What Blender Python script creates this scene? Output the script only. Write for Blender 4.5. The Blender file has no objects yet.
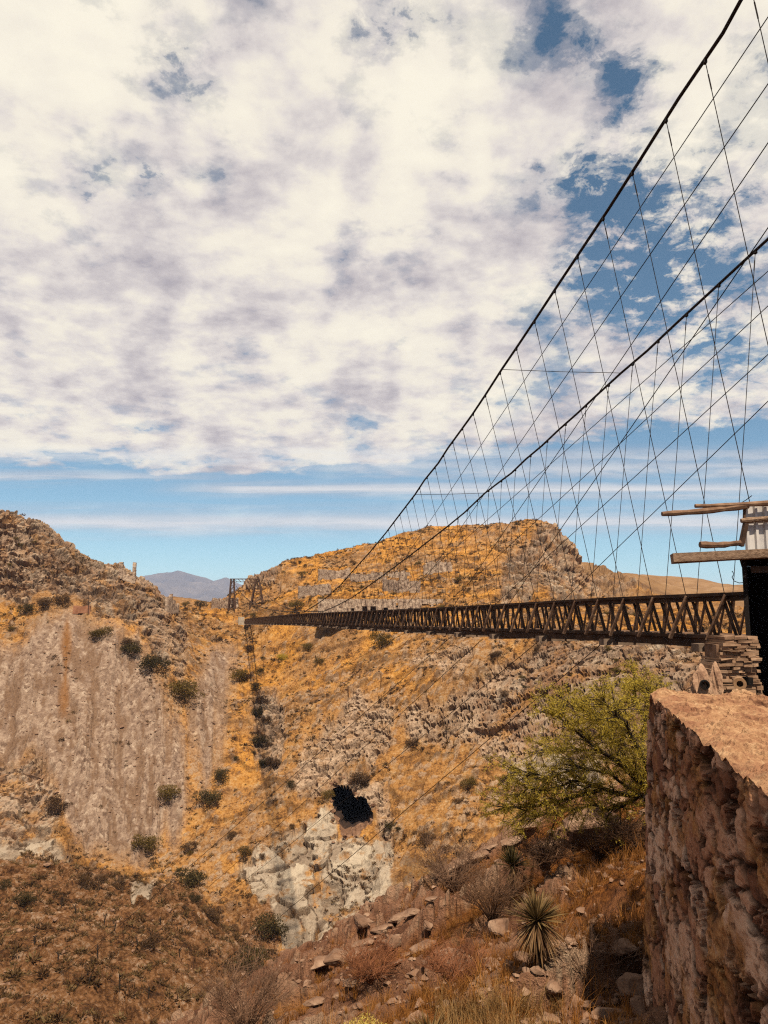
import bpy, bmesh, math, random
import numpy as np
from mathutils import Vector

random.seed(5)
rng = np.random.default_rng(11)
PI = math.pi
scene = bpy.context.scene
COL = scene.collection

# ------------------------------------------------------------------ camera geometry
F, CX, CY = 770.0, 384.0, 512.0
PIT = math.atan(100 / 770)
cp_, sp_ = math.cos(PIT), math.sin(PIT)

def dirs(px, py):
    r = (np.asarray(px, float) - CX) / F
    u = (CY - np.asarray(py, float)) / F
    return r, cp_ - u * sp_, sp_ + u * cp_

def P(px, py, Y):
    r, wy, wz = dirs(px, py)
    k = Y / wy
    return np.array([r * k, wy * k, wz * k])

def proj(x, y, z):
    dep = np.maximum(y * cp_ + z * sp_, 1e-3)
    up = -y * sp_ + z * cp_
    return CX + F * x / dep, CY - F * up / dep

# ------------------------------------------------------------------ noise
def _hash(ix, iy, seed):
    h = (ix.astype(np.int64) * 374761393 + iy.astype(np.int64) * 668265263 + seed * 974634777) & 0xFFFFFFFF
    h = ((h ^ (h >> 13)) * 1274126177) & 0xFFFFFFFF
    h = ((h ^ (h >> 16)) * 2246822519) & 0xFFFFFFFF
    return (h ^ (h >> 15)) & 0xFFFFFFFF

def hashf(ix, iy, seed):
    return (_hash(ix, iy, seed) / 4294967295.0).astype(np.float32)

def vnoise(x, y, seed=0):
    ix = np.floor(x); iy = np.floor(y)
    fx = (x - ix).astype(np.float32); fy = (y - iy).astype(np.float32)
    ix = ix.astype(np.int64); iy = iy.astype(np.int64)
    def g(dx, dy):
        a = hashf(ix + dx, iy + dy, seed) * (2 * PI)
        return np.cos(a) * (fx - dx) + np.sin(a) * (fy - dy)
    ux = fx * fx * fx * (fx * (fx * 6 - 15) + 10)
    uy = fy * fy * fy * (fy * (fy * 6 - 15) + 10)
    a = g(0, 0); b = g(1, 0); c = g(0, 1); d = g(1, 1)
    return ((a + (b - a) * ux) * (1 - uy) + (c + (d - c) * ux) * uy) * 1.5

def fbm(x, y, octv=4, seed=0, gain=0.5, lac=2.03):
    s = 0; amp = 1.0
    for o in range(octv):
        s = s + amp * vnoise(x, y, seed + o * 17)
        x = x * lac + 13.7; y = y * lac - 7.3
        amp *= gain
    return s

def worley(x, y, seed=0):
    ix = np.floor(x).astype(np.int64); iy = np.floor(y).astype(np.int64)
    f1 = np.full(x.shape, 9.0, np.float32); f2 = f1.copy(); cid = np.zeros(x.shape, np.float32)
    for dx in (-1, 0, 1):
        for dy in (-1, 0, 1):
            cx = ix + dx; cy = iy + dy
            qx = cx + hashf(cx, cy, seed); qy = cy + hashf(cx, cy, seed + 1)
            d = np.sqrt((x - qx) ** 2 + (y - qy) ** 2).astype(np.float32)
            rr = hashf(cx, cy, seed + 2)
            near = d < f1
            f2 = np.where(near, f1, np.minimum(f2, d))
            cid = np.where(near, rr, cid)
            f1 = np.where(near, d, f1)
    return f1, f2, cid

def sstep(a, b, x):
    t = np.clip((x - a) / (b - a), 0, 1)
    return t * t * (3 - 2 * t)

# ------------------------------------------------------------------ node helpers
class NT:
    def __init__(self, tree):
        self.t = tree; tree.nodes.clear()
    def n(self, kind, **kw):
        nd = self.t.nodes.new(kind)
        for k, v in kw.items(): setattr(nd, k, v)
        return nd
    def link(self, a, b): self.t.links.new(a, b)
    def setin(self, sock, v):
        if isinstance(v, bpy.types.NodeSocket): self.link(v, sock)
        else: sock.default_value = v
    def math(self, op, a, b=None, c=None, clamp=False):
        nd = self.n('ShaderNodeMath', operation=op, use_clamp=clamp)
        self.setin(nd.inputs[0], a)
        if b is not None: self.setin(nd.inputs[1], b)
        if c is not None: self.setin(nd.inputs[2], c)
        return nd.outputs[0]
    def noise(self, vec, scale, detail=6, rough=0.55, dist=0.0):
        nd = self.n('ShaderNodeTexNoise')
        self.setin(nd.inputs['Vector'], vec)
        nd.inputs['Scale'].default_value = scale; nd.inputs['Detail'].default_value = detail
        nd.inputs['Roughness'].default_value = rough; nd.inputs['Distortion'].default_value = dist
        return nd.outputs['Fac']
    def voro(self, vec, scale, feature='F1'):
        nd = self.n('ShaderNodeTexVoronoi', feature=feature)
        self.setin(nd.inputs['Vector'], vec); nd.inputs['Scale'].default_value = scale
        return nd
    def ramp(self, fac, stops, interp='LINEAR'):
        nd = self.n('ShaderNodeValToRGB'); self.setin(nd.inputs[0], fac)
        cr = nd.color_ramp; cr.interpolation = interp
        while len(cr.elements) < len(stops): cr.elements.new(0.5)
        for e, (p, c) in zip(cr.elements, stops):
            e.position = p
            e.color = (c, c, c, 1) if isinstance(c, (int, float)) else (*c, 1)
        return nd.outputs[0]
    def mix(self, fac, a, b, blend='MIX'):
        nd = self.n('ShaderNodeMix', data_type='RGBA', blend_type=blend)
        self.setin(nd.inputs[0], fac)
        for i, v in ((6, a), (7, b)):
            if isinstance(v, tuple): v = (*v, 1) if len(v) == 3 else v
            self.setin(nd.inputs[i], v)
        return nd.outputs[2]
    def mapping(self, vec, scale=(1, 1, 1), rot=(0, 0, 0)):
        nd = self.n('ShaderNodeMapping'); self.link(vec, nd.inputs[0])
        nd.inputs['Scale'].default_value = scale; nd.inputs['Rotation'].default_value = rot
        return nd.outputs[0]
    def attr(self, name):
        return self.n('ShaderNodeAttribute', attribute_name=name)
    def coord(self, which='Object'):
        return self.n('ShaderNodeTexCoord').outputs[which]
    def bump(self, height, strength=0.5, dist=0.1, normal=None):
        nd = self.n('ShaderNodeBump'); nd.inputs['Strength'].default_value = strength
        nd.inputs['Distance'].default_value = dist
        self.link(height, nd.inputs['Height'])
        if normal is not None: self.link(normal, nd.inputs['Normal'])
        return nd.outputs[0]
    def principled(self, col, rough=0.85, normal=None, spec=0.2, metal=0.0):
        nd = self.n('ShaderNodeBsdfPrincipled')
        if isinstance(col, tuple): col = (*col[:3], 1)
        else: col = self.mix(1.0, col, (.71, .675, .615), 'MULTIPLY')
        self.setin(nd.inputs['Base Color'], col)
        self.setin(nd.inputs['Roughness'], rough)
        nd.inputs['Specular IOR Level'].default_value = spec
        nd.inputs['Metallic'].default_value = metal
        if normal is not None: self.link(normal, nd.inputs['Normal'])
        return nd.outputs[0]
    def out(self, sh):
        o = self.n('ShaderNodeOutputMaterial'); self.link(sh, o.inputs['Surface'])

def new_mat(name):
    m = bpy.data.materials.new(name); m.use_nodes = True
    return m, NT(m.node_tree)

def speckle_mat(name, stops, scale=3.0, detail=6, rough=0.85, bump=0.4, bdist=0.03, stretch=(1, 1, 1), metal=0.0, spec=0.2, bscale=None):
    m, t = new_mat(name)
    v = t.mapping(t.coord(), stretch)
    f = t.noise(v, scale, detail, 0.62)
    c = t.ramp(f, stops)
    b = t.noise(v, bscale or scale * 3, 6, 0.6)
    t.out(t.principled(c, rough, t.bump(b, bump, bdist), spec, metal))
    return m

# ------------------------------------------------------------------ mesh helpers
def mesh_np(name, V, Fc, attrs=None, smooth=False):
    V = np.asarray(V, np.float32); Fc = np.asarray(Fc, np.int32)
    me = bpy.data.meshes.new(name)
    k = Fc.shape[1]
    me.vertices.add(len(V)); me.vertices.foreach_set('co', V.ravel())
    me.loops.add(Fc.size); me.loops.foreach_set('vertex_index', Fc.ravel())
    me.polygons.add(len(Fc))
    me.polygons.foreach_set('loop_start', np.arange(0, Fc.size, k, dtype=np.int32))
    try: me.polygons.foreach_set('loop_total', np.full(len(Fc), k, np.int32))
    except Exception: pass
    me.polygons.foreach_set('use_smooth', np.full(len(Fc), smooth, bool))
    for an, (typ, data) in (attrs or {}).items():
        a = me.attributes.new(an, typ, 'POINT')
        a.data.foreach_set('value' if typ == 'FLOAT' else 'color', np.asarray(data, np.float32).ravel())
    me.update(calc_edges=True); me.validate()
    return me

def setp(o, label=None, cat=None, group=None, kind=None):
    if label: o['label'] = label
    if cat: o['category'] = cat
    if group: o['group'] = group
    if kind: o['kind'] = kind
    return o

def link_me(name, me, mats, parent=None, loc=(0, 0, 0)):
    o = bpy.data.objects.new(name, me); COL.objects.link(o)
    for m in (mats if isinstance(mats, (list, tuple)) else [mats]): me.materials.append(m)
    if parent: o.parent = parent
    o.location = loc
    return o

def empty(name, loc):
    o = bpy.data.objects.new(name, None); COL.objects.link(o); o.location = loc
    o.empty_display_size = 0.3
    return o

class MB:
    """collects world-space pieces; build() links them as ONE mesh object"""
    def __init__(self): self.v = []; self.f = []; self.mi = []
    def add(self, vs, fs, mi=0):
        b = len(self.v); self.v += [tuple(map(float, p)) for p in vs]
        self.f += [tuple(i + b for i in q) for q in fs]; self.mi += [mi] * len(fs)
    def beam(self, a, b, w, h, up=(0, 0, 1), jit=0.0, mi=0):
        a = Vector(a); b = Vector(b); d = (b - a).normalized(); up = Vector(up)
        s = d.cross(up)
        if s.length < 1e-4: s = d.cross(Vector((1, 0, 0)))
        s.normalize(); u = s.cross(d).normalized()
        vs = []
        for p in (a, b):
            for (i, j) in ((-1, -1), (1, -1), (1, 1), (-1, 1)):
                vs.append(p + s * (i * w / 2 + random.uniform(-jit, jit)) + u * (j * h / 2 + random.uniform(-jit, jit)))
        self.add(vs, [(3, 2, 1, 0), (4, 5, 6, 7), (0, 1, 5, 4), (1, 2, 6, 5), (2, 3, 7, 6), (3, 0, 4, 7)], mi)
    def box(self, c, sx, sy, sz, ang=0.0, jit=0.0, mi=0):
        ca, sa = math.cos(ang), math.sin(ang); vs = []
        for z in (-1, 1):
            for (i, j) in ((-1, -1), (1, -1), (1, 1), (-1, 1)):
                x = i * sx / 2 + random.uniform(-jit, jit); y = j * sy / 2 + random.uniform(-jit, jit)
                vs.append((c[0] + x * ca - y * sa, c[1] + x * sa + y * ca, c[2] + z * sz / 2 + random.uniform(-jit, jit)))
        self.add(vs, [(3, 2, 1, 0), (4, 5, 6, 7), (0, 1, 5, 4), (1, 2, 6, 5), (2, 3, 7, 6), (3, 0, 4, 7)], mi)
    def tube(self, pts, r, n=6, mi=0):
        pts = [Vector(p) for p in pts]; rs = r if isinstance(r, (list, tuple)) else [r] * len(pts)
        vs = []; prev = None
        for i, p in enumerate(pts):
            d = (pts[min(i + 1, len(pts) - 1)] - pts[max(i - 1, 0)]).normalized()
            if prev is None:
                prev = d.cross(Vector((0, 0, 1)))
                if prev.length < 1e-3: prev = d.cross(Vector((1, 0, 0)))
            s = (prev - d * prev.dot(d)).normalized(); prev = s; u = d.cross(s)
            for k in range(n):
                a = 2 * PI * k / n
                vs.append(p + (s * math.cos(a) + u * math.sin(a)) * rs[i])
        fs = []
        for i in range(len(pts) - 1):
            for k in range(n):
                fs.append((i * n + k, i * n + (k + 1) % n, (i + 1) * n + (k + 1) % n, (i + 1) * n + k))
        fs.append(tuple(range(n))[::-1]); fs.append(tuple((len(pts) - 1) * n + k for k in range(n)))
        self.add(vs, fs, mi)
    def build(self, name, mats, parent=None, origin=None, smooth=False):
        if parent is not None:
            w = Vector((0, 0, 0)); q = parent
            while q is not None: w += Vector(q.location); q = q.parent
            off = w; loc = (0, 0, 0)
        else:
            off = Vector(origin) if origin is not None else Vector((0, 0, 0)); loc = off
        me = bpy.data.meshes.new(name)
        me.from_pydata([(x - off[0], y - off[1], z - off[2]) for x, y, z in self.v], [], self.f)
        me.polygons.foreach_set('material_index', self.mi)
        if smooth: me.polygons.foreach_set('use_smooth', [True] * len(self.f))
        me.update()
        return link_me(name, me, mats, parent, loc)

# ------------------------------------------------------------------ terrain base surface (control points)
CT = []
def V(px, py, Y):
    p = P(px, py, Y); CT.append(p)
def H(px, Y, h):
    CT.append(np.array([(px - CX) / F * Y, Y, h]))
def HP(deg, r, h):
    a = math.radians(deg); CT.append(np.array([r * math.sin(a), r * math.cos(a), h]))

# near slope below the wall
for q in [(640, 1010, 8.2), (540, 965, 10.5), (500, 1020, 8.2), (400, 1022, 9.6), (300, 1022, 13), (230, 1022, 19),
          (450, 960, 12.5), (380, 965, 15.5), (310, 985, 21), (267, 984, 28), (347, 940, 27.5), (400, 909, 27), (445, 874, 28),
          (440, 905, 20.5), (485, 852, 27), (520, 834, 27), (520, 880, 17.5), (560, 814, 27), (570, 850, 19), (620, 803, 25.5), (690, 793, 24),
          (640, 830, 15.5), (640, 900, 10.8), (590, 900, 12.6)]:
    V(*q)
for q in [(384, 1.0, -1.6), (384, 2.3, -1.7), (384, 3.4, -3.0), (384, 5.2, -3.6), (250, 4.0, -3.6), (500, 4.0, -3.3), (640, 5.5, -3.6), (100, 10, -7), (100, 30, -19),
          (0, 5, -5), (-200, 5, -5), (-200, 20, -14), (230, 32, -20), (267, 34, -21), (347, 34, -21), (400, 34, -18), (445, 36, -16), (520, 35, -14), (600, 34, -12), (690, 32, -10),
          (230, 60, -38), (347, 60, -40), (445, 60, -38), (560, 60, -32), (690, 55, -24), (445, 95, -56), (560, 95, -50), (700, 90, -42), (340, 100, -60), (330, 128, -62), (445, 128, -58),
          (560, 125, -50), (680, 120, -43), (100, 60, -36), (200, 90, -49), (720, 13, -3.2), (720, 20, -3.4), (780, 25, -2.6), (860, 24, -2.2), (730, 27, -5.5), (780, 30, -6), (860, 32, -6), (800, 50, -22), (900, 80, -34), (900, 8, -2.3), (1100, 12, -2.2), (1100, 25, -2.4), (1200, 60, -12)]:
    H(*q)
# lower-left scrub hill
for q in [(100, 1022, 82), (20, 1022, 78), (200, 1015, 96), (100, 950, 105), (0, 950, 102), (200, 950, 118), (100, 884, 138), (0, 870, 140), (100, 866, 150), (200, 905, 142), (0, 852, 150), (40, 858, 150), (270, 972, 128)]:
    V(*q)
H(100, 163, -55); H(20, 163, -54); H(-150, 150, -48)
# left hill: scree foot, trail, crag and ridge
for q in [(100, 848, 177), (10, 835, 177), (160, 850, 180), (100, 760, 196), (10, 750, 198), (100, 690, 213), (10, 690, 213), (160, 750, 205), (160, 690, 218),
          (100, 615, 235), (20, 612, 234), (60, 613, 234), (140, 635, 232), (165, 655, 230), (60, 603, 241), (0, 600, 240), (110, 604, 241),
          (0, 510, 264), (40, 533, 264), (90, 561, 263), (120, 572, 262), (136, 577, 262), (160, 600, 262), (172, 620, 260), (0, 555, 252), (60, 570, 252), (120, 592, 252), (-80, 470, 262), (-80, 600, 240), (-80, 750, 200), (-80, 850, 170)]:
    V(*q)
H(0, 300, 30); H(60, 300, 18); H(130, 300, 4); H(-100, 320, 40); H(-300, 250, 40)
# central slope
for q in [(200, 640, 268), (215, 700, 235), (210, 760, 207), (215, 830, 182), (215, 890, 162), (225, 935, 148), (185, 640, 262),
          (248, 628, 276), (270, 660, 255), (270, 740, 215), (270, 830, 178), (262, 900, 157), (262, 950, 142),
          (350, 632, 246), (350, 700, 212), (350, 760, 191), (350, 830, 172), (340, 900, 155), (330, 940, 147),
          (450, 638, 215), (450, 692, 190), (450, 745, 184), (450, 800, 165), (450, 850, 152),
          (550, 643, 184), (550, 690, 172), (550, 765, 166), (550, 805, 152), (650, 655, 160), (650, 690, 150), (650, 770, 138),
          (740, 655, 150), (740, 720, 130), (400, 850, 160)]:
    V(*q)
# plateau, ruins bench, mesa
for q in [(200, 613, 286), (180, 612, 292), (150, 608, 330), (235, 611, 292), (215, 609, 330), (300, 611, 268), (360, 613, 258), (420, 613, 246), (480, 612, 232), (540, 613, 205), (600, 618, 196), (680, 628, 185),
          (260, 600, 305), (258, 572, 325), (300, 562, 345), (330, 552, 345), (365, 547, 345), (400, 535, 345), (430, 530, 345), (455, 528, 345), (480, 527, 345), (520, 528, 345), (550, 533, 335), (566, 538, 325), (574, 550, 316), (578, 575, 312), (577, 596, 288), (585, 592, 312), (587, 590, 330), (592, 598, 345), (602, 601, 350), (584, 602, 290),
          (400, 585, 275), (330, 585, 290), (480, 575, 280), (540, 585, 265), (520, 550, 300), (440, 555, 310), (590, 563, 430), (612, 564, 430), (600, 600, 330), (630, 580, 520), (650, 578, 900), (690, 583, 1000), (740, 592, 1200), (640, 612, 330), (700, 635, 260), (700, 610, 480), (760, 600, 900), (760, 640, 260)]:
    V(*q)
for q in [(260, 380, 5), (330, 400, 14), (400, 400, 22), (480, 410, 26), (540, 400, 22), (590, 380, 8), (600, 520, 14), (200, 500, 0), (150, 700, -4), (100, 500, 2), (300, 700, 2), (450, 800, 4), (650, 1600, 10), (740, 2200, 5), (384, 3000, -6), (100, 3000, -6), (700, 4000, -6), (384, 6500, -6), (50, 6500, -6), (720, 6500, -6)]:
    H(*q)
# outside the picture
for dg in (-170, -130, -95, -65):
    for r, h in ((3, -2.0), (12, -3.5), (40, -12), (120, -30), (300, 5), (1000, 5), (6000, -6)): HP(dg, r, h if dg != -65 else min(h, {3: -4, 12: -9, 40: -26, 120: -52}.get(r, h)))
for dg in (65, 100, 140, 175):
    for r, h in ((3, -2.2), (12, -2.4), (40, -3), (120, -2), (300, 5), (1000, 5), (6000, -6)): HP(dg, r, h)
CT = np.array(CT)
def lp(x, y):
    return np.arctan2(x, y), np.log(np.maximum(np.hypot(x, y), 0.3))
_ct, _cr = lp(CT[:, 0], CT[:, 1])
_cv = CT[:, 2] / np.hypot(CT[:, 0], CT[:, 1])
RC = 0.018
def _phi(t, r, t0, r0): return np.sqrt((t - t0) ** 2 + (r - r0) ** 2 + RC * RC)
_N = len(CT)
_A = np.zeros((_N + 1, _N + 1))
_A[:_N, :_N] = _phi(_ct[:, None], _cr[:, None], _ct[None], _cr[None]) - 0.004 * np.eye(_N)
_A[:_N, _N] = 1; _A[_N, :_N] = 1
_w = np.linalg.solve(_A, np.append(_cv, 0))
def base_h(x, y):
    t, r = lp(x, y)
    out = np.full(t.shape, _w[_N])
    for i in range(_N):
        out += _w[i] * _phi(t, r, _ct[i], _cr[i])
    return out * np.hypot(x, y)

# ------------------------------------------------------------------ surface zones of the ground
def poly_sd(px, py, poly):
    """signed distance, positive inside"""
    d = np.full(px.shape, 1e9, np.float32); ins = np.zeros(px.shape, bool)
    n = len(poly)
    for i in range(n):
        ax, ay = poly[i]; bx, by = poly[(i + 1) % n]
        ex, ey = bx - ax, by - ay
        t = np.clip(((px - ax) * ex + (py - ay) * ey) / (ex * ex + ey * ey + 1e-9), 0, 1)
        d = np.minimum(d, np.hypot(px - ax - ex * t, py - ay - ey * t))
        c = ((ay > py) != (by > py))
        xi = (bx - ax) * (py - ay) / ((by - ay) if by != ay else 1e-9) + ax
        ins ^= c & (px < xi)
    return np.where(ins, d, -d)

Z_SCREE = [([(-90, 665), (0, 652), (22, 640), (45, 622), (70, 616), (105, 612), (130, 640), (150, 672), (166, 690), (178, 740), (186, 800), (165, 838), (140, 862), (95, 850), (62, 826), (40, 790), (20, 760), (-90, 740)], 165, 245),
           ([(188, 694), (214, 655), (240, 648), (232, 700), (222, 770), (206, 800), (200, 760), (186, 720)], 165, 280)]
Z_CRAG = [([(-120, 400), (0, 500), (40, 520), (90, 550), (140, 570), (170, 596), (180, 640), (172, 690), (156, 670), (136, 626), (100, 606), (60, 604), (0, 600), (-120, 600)], 225, 300),
          ([(-90, 740), (22, 762), (38, 790), (60, 826), (40, 845), (-90, 845)], 165, 240),
          ([(508, 600), (512, 560), (540, 540), (556, 518), (582, 520), (586, 606), (560, 606)], 230, 360),
          ([(580, 550), (630, 560), (626, 604), (586, 606)], 300, 480),
          ([(400, 716), (440, 702), (480, 690), (500, 664), (560, 640), (900, 640), (900, 720), (720, 745), (560, 772), (490, 758), (420, 742)], 120, 215),
          ([(300, 775), (318, 735), (340, 712), (362, 690), (384, 708), (380, 742), (352, 770), (322, 790)], 170, 240),
          ([(338, 790), (350, 776), (372, 782), (378, 810), (384, 850), (372, 850), (366, 800), (346, 796)], 150, 205),
          ([(246, 562), (272, 562), (272, 584), (250, 590)], 280, 345),
          ([(420, 662), (450, 650), (470, 668), (448, 684)], 170, 230), ([(252, 700), (272, 690), (290, 716), (288, 742), (270, 775), (256, 762)], 190, 260)]
Z_WHITE = [([(242, 872), (262, 846), (300, 818), (322, 806), (334, 800), (338, 832), (352, 838), (372, 834), (384, 850), (386, 890), (372, 925), (345, 935), (318, 954), (292, 938), (272, 928), (252, 900)], 135, 200),
           ([(-40, 838), (30, 844), (70, 858), (68, 872), (30, 866), (-40, 854)], 145, 190),
           ([(116, 880), (164, 884), (150, 900), (120, 896)], 130, 190),
           ([(520, 764), (560, 758), (600, 764), (604, 800), (560, 800), (520, 785)], 130, 185),
           ]

Z_MIX = [([(285, 700), (340, 670), (400, 680), (440, 700), (560, 760), (640, 780), (640, 830), (470, 870), (400, 930), (380, 840), (330, 800), (270, 850), (250, 830), (262, 760)], 130, 240),
         ([(380, 640), (470, 630), (520, 640), (500, 690), (430, 690)], 160, 240), ([(170, 640), (250, 640), (240, 760), (215, 840), (250, 900), (200, 940), (120, 900), (150, 850), (190, 820)], 130, 280)]
def zones(x, y, hb):
    px, py = proj(x, y, hb)
    r = np.hypot(x, y)
    sc = np.clip(r / 180, 0.2, 2)
    wx = fbm(x / (8 * sc), y / (8 * sc), 6, 301, .6) * 15; wy = fbm(x / (8 * sc), y / (8 * sc), 6, 401, .6) * 12
    qx = px + wx; qy = py + wy
    front = y > 20
    def acc(lst, soft=5):
        m = np.zeros(x.shape, np.float32)
        for poly, y0, y1 in lst:
            xs = [p[0] for p in poly]; ys = [p[1] for p in poly]
            idx = np.nonzero(front & (y > y0) & (y < y1) & (qx > min(xs) - 8) & (qx < max(xs) + 8) & (qy > min(ys) - 8) & (qy < max(ys) + 8))
            if len(idx[0]) == 0: continue
            sd = poly_sd(qx[idx], qy[idx], poly)
            m[idx] = np.maximum(m[idx], sstep(-soft, soft, sd))
        return m
    scree = acc(Z_SCREE, 11); crag = acc(Z_CRAG); white = acc(Z_WHITE, 3.5)
    mixz = acc(Z_MIX, 12)
    scree = scree * (1 - crag)
    zones.mix = mixz
    fore = sstep(48, 38, r)
    brown = sstep(162, 150, y + wx * .5) * (1 - fore) * sstep(300, 262, px + wx * 2)
    brown = np.maximum(brown, sstep(130, 110, r) * (1 - fore))
    far = sstep(360, 460, r + wx * 3)
    # a brown gully down the scree and the scrubby belt above the foot
    gul = np.exp(-((px + wx * .75 - 62 + (py - 640) * 0.03) / (5.0 + 2.5 * np.sin(py * .11))) ** 2) * sstep(612, 625, py) * sstep(735, 690, py) * (y > 190) * (y < 240)
    return px, py, scree, crag, white, fore, brown, far, gul

def terrain(x, y):
    x = np.asarray(x, np.float64); y = np.asarray(y, np.float64)
    r = np.hypot(x, y)
    hb = base_h(x, y)
    px, py, scree, crag, white, fore, brown, far, gul = zones(x, y, hb)
    h = hb.copy()
    a = np.clip(r / 90, 0.03, 1.0)
    h += (fbm(x / 34, y / 34, 3, 1) * 1.5 + fbm(x / 9, y / 9, 3, 2) * 0.55) * a * (1 - .6 * far)
    h += fbm(x / 160, y / 160, 4, 8) * 9 * far
    cell = np.zeros(x.shape, np.float32); crack = np.zeros(x.shape, np.float32); spot = np.zeros(x.shape, np.float32)
    off = np.zeros(x.shape + (3,), np.float32)
    rk = np.nonzero((crag > .02) | (white > .02))
    if len(rk[0]):
        X = x[rk]; Y = y[rk]; b0 = hb[rk]; e_ = 2.5
        gx = (base_h(X + e_, Y) - base_h(X - e_, Y)) / (2 * e_); gy = (base_h(X, Y + e_) - base_h(X, Y - e_)) / (2 * e_)
        nl = np.sqrt(gx * gx + gy * gy + 1); nrm = np.stack([-gx / nl, -gy / nl, 1 / nl], 1)
        # coordinates over the face of the rock: along the contour and up the face
        wob1 = fbm(X / 6, (Y + b0) / 6, 3, 21) * 2.4; wob2 = fbm(X / 6, (Y + b0) / 6, 3, 22) * 2.4
        S = X * .95 - Y * .30 + wob1; T = b0 * 1.05 + Y * .55 + wob2
        c = crag[rk]; wh = white[rk]
        f1, f2, id1 = worley(S / 8.5 + T / 30, T / 3.6, 31)
        g1, g2, id2 = worley(S / 3.3 + 7, T / 1.5 + S / 14, 41)
        k1, k2, id3 = worley(S / 1.2, T / .62, 51)
        rough = fbm(S / 1.5, T / 1.5, 4, 61)
        rav = np.maximum(0, fbm(S / 8, T / 30, 3, 63) - .08)
        led_ = c * (T < 400) * sstep(225, 200, Y); dz = ((id1 - .5) * 2.6 + (id2 - .5) * 1.5 + (id3 - .5) * .8) * (1 - .88 * led_) + rough * (.55 - .45 * led_)
        Ts = (b0 * 1.1 + Y * .35 + fbm(S / 22, T / 40, 3, 64) * 2.0) / 2.3; fl = np.floor(Ts); fr = Ts - fl
        hz0 = vnoise(S / 15, fl * 7.31, 65); hz1 = vnoise(S / 15, (fl + 1) * 7.31, 65); tt = sstep(.62, 1.0, fr)
        dz += led_ * ((hz0 * (1 - tt) + hz1 * tt) * 1.5 - sstep(.12, .0, fr) * .3)
        rav = rav * (1 - .7 * led_)
        dz -= sstep(.09, 0, f2 - f1) * 1.5 + sstep(.10, 0, g2 - g1) * .8 + rav * 2.8
        d_ = dz * c
        w1, w2, iw = worley(S / 5.5 + T / 14, T / 8.5, 73); v1, v2, iv = worley(S / 1.9, T / 2.6, 74)
        d_ = d_ * (1 - wh) + wh * ((iw - .5) * 2.2 + (iv - .5) * .35 - sstep(.06, 0, w2 - w1) * 1.0 + rough * .3 + fbm(S / 9, T / 18, 3, 76) * 1.6)
        off[rk] = nrm * d_[:, None]
        cell[rk] = np.where(c > wh, id1 * .3 + id2 * .35 + id3 * .35, iw * .5 + iv * .5)
        crack[rk] = np.maximum.reduce([sstep(.12, 0, f2 - f1) * (1 - .6 * led_), sstep(.13, 0, g2 - g1) * .8 * (1 - .6 * led_), sstep(.10, .02, fr) * led_ * .6, np.clip(rav * 2.2, 0, .6), sstep(-.15, -.5, rough) * .6]) * c * (1 - wh) + wh * np.maximum(sstep(.09, 0, w2 - w1), sstep(.08, 0, v2 - v1) * .5)
    # scree: downslope ribs and fine rubble
    m = np.nonzero(scree > 0.02)
    if len(m[0]):
        X = x[m]; Y = y[m]; c = scree[m]
        A_ = np.arctan2(X, Y) * 205; rib = fbm((A_ + fbm(X / 14, Y / 14, 2, 82) * 2.2) / 4.2, Y / 70, 4, 81, .6)
        f1, f2, id1 = worley(A_ / .85, (hb[m] + .3 * Y) / .75, 83); id1 = np.where(hashf(np.floor(X / .8).astype(np.int64), np.floor(Y / .55).astype(np.int64), 5) > .8, id1, id1 * .6 + .2)
        h[m] += c * (rib * 1.0 + fbm(X / 16, Y / 26, 3, 86) * 2.2 + (id1 - .5) * (.16 + .25 * np.clip(rib + .1, 0, 1)) + fbm(X / .9, Y / .9, 2, 84) * .18)
        cell[m] = np.maximum(cell[m], id1); spot[m] = np.maximum(spot[m], sstep(-.05, .6, -rib * .9 + fbm(A_ / 2.5, Y / 7, 5, 88, .65) * .9) * c)
    # grass slope: hummocks and scattered boulders
    grs = (1 - np.maximum.reduce([scree, crag, white, fore, far * .7]))
    m = np.nonzero((grs > 0.02) & (r > 35) & (r < 600))
    if len(m[0]):
        X = x[m]; Y = y[m]; c = grs[m]
        f1, f2, id1 = worley(X / 2.1, Y / 1.8, 91)
        dens = np.clip(sstep(-.1, .55, fbm(X / 22, Y / 22, 3, 92)) * .7 + .8 * zones.mix[m], 0, 1.2)
        bo = (id1 > (.95 - .5 * dens)) * np.sqrt(np.clip(1 - f1 * (1.6 + 1.2 * hashf(np.floor(X).astype(np.int64), np.floor(Y).astype(np.int64), 77)), 0, 1))
        g1, g2, id2 = worley(X / .85, Y / .75, 93)
        h[m] += c * (bo * .55 + np.clip(.6 - g1, 0, 1) * .42 + fbm(X / 3.1, Y / 3.1, 3, 94) * .45)
        led = fbm((X * .35 + Y) / 5.5 + fbm(X / 11, Y / 11, 2, 97) * .7, X / 60, 3, 96)
        h[m] += c * sstep(.15, .3, led) * .9
        spot[m] = np.maximum(spot[m], (bo > .12) * c)
        cell[m] = np.maximum(cell[m], id2 * c)
        crack[m] = np.maximum(crack[m], sstep(.1, .18, led) * sstep(.36, .28, led) * c * .8)
    # near slope
    m = np.nonzero((fore > 0.02) & (r > 2.5))
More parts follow.
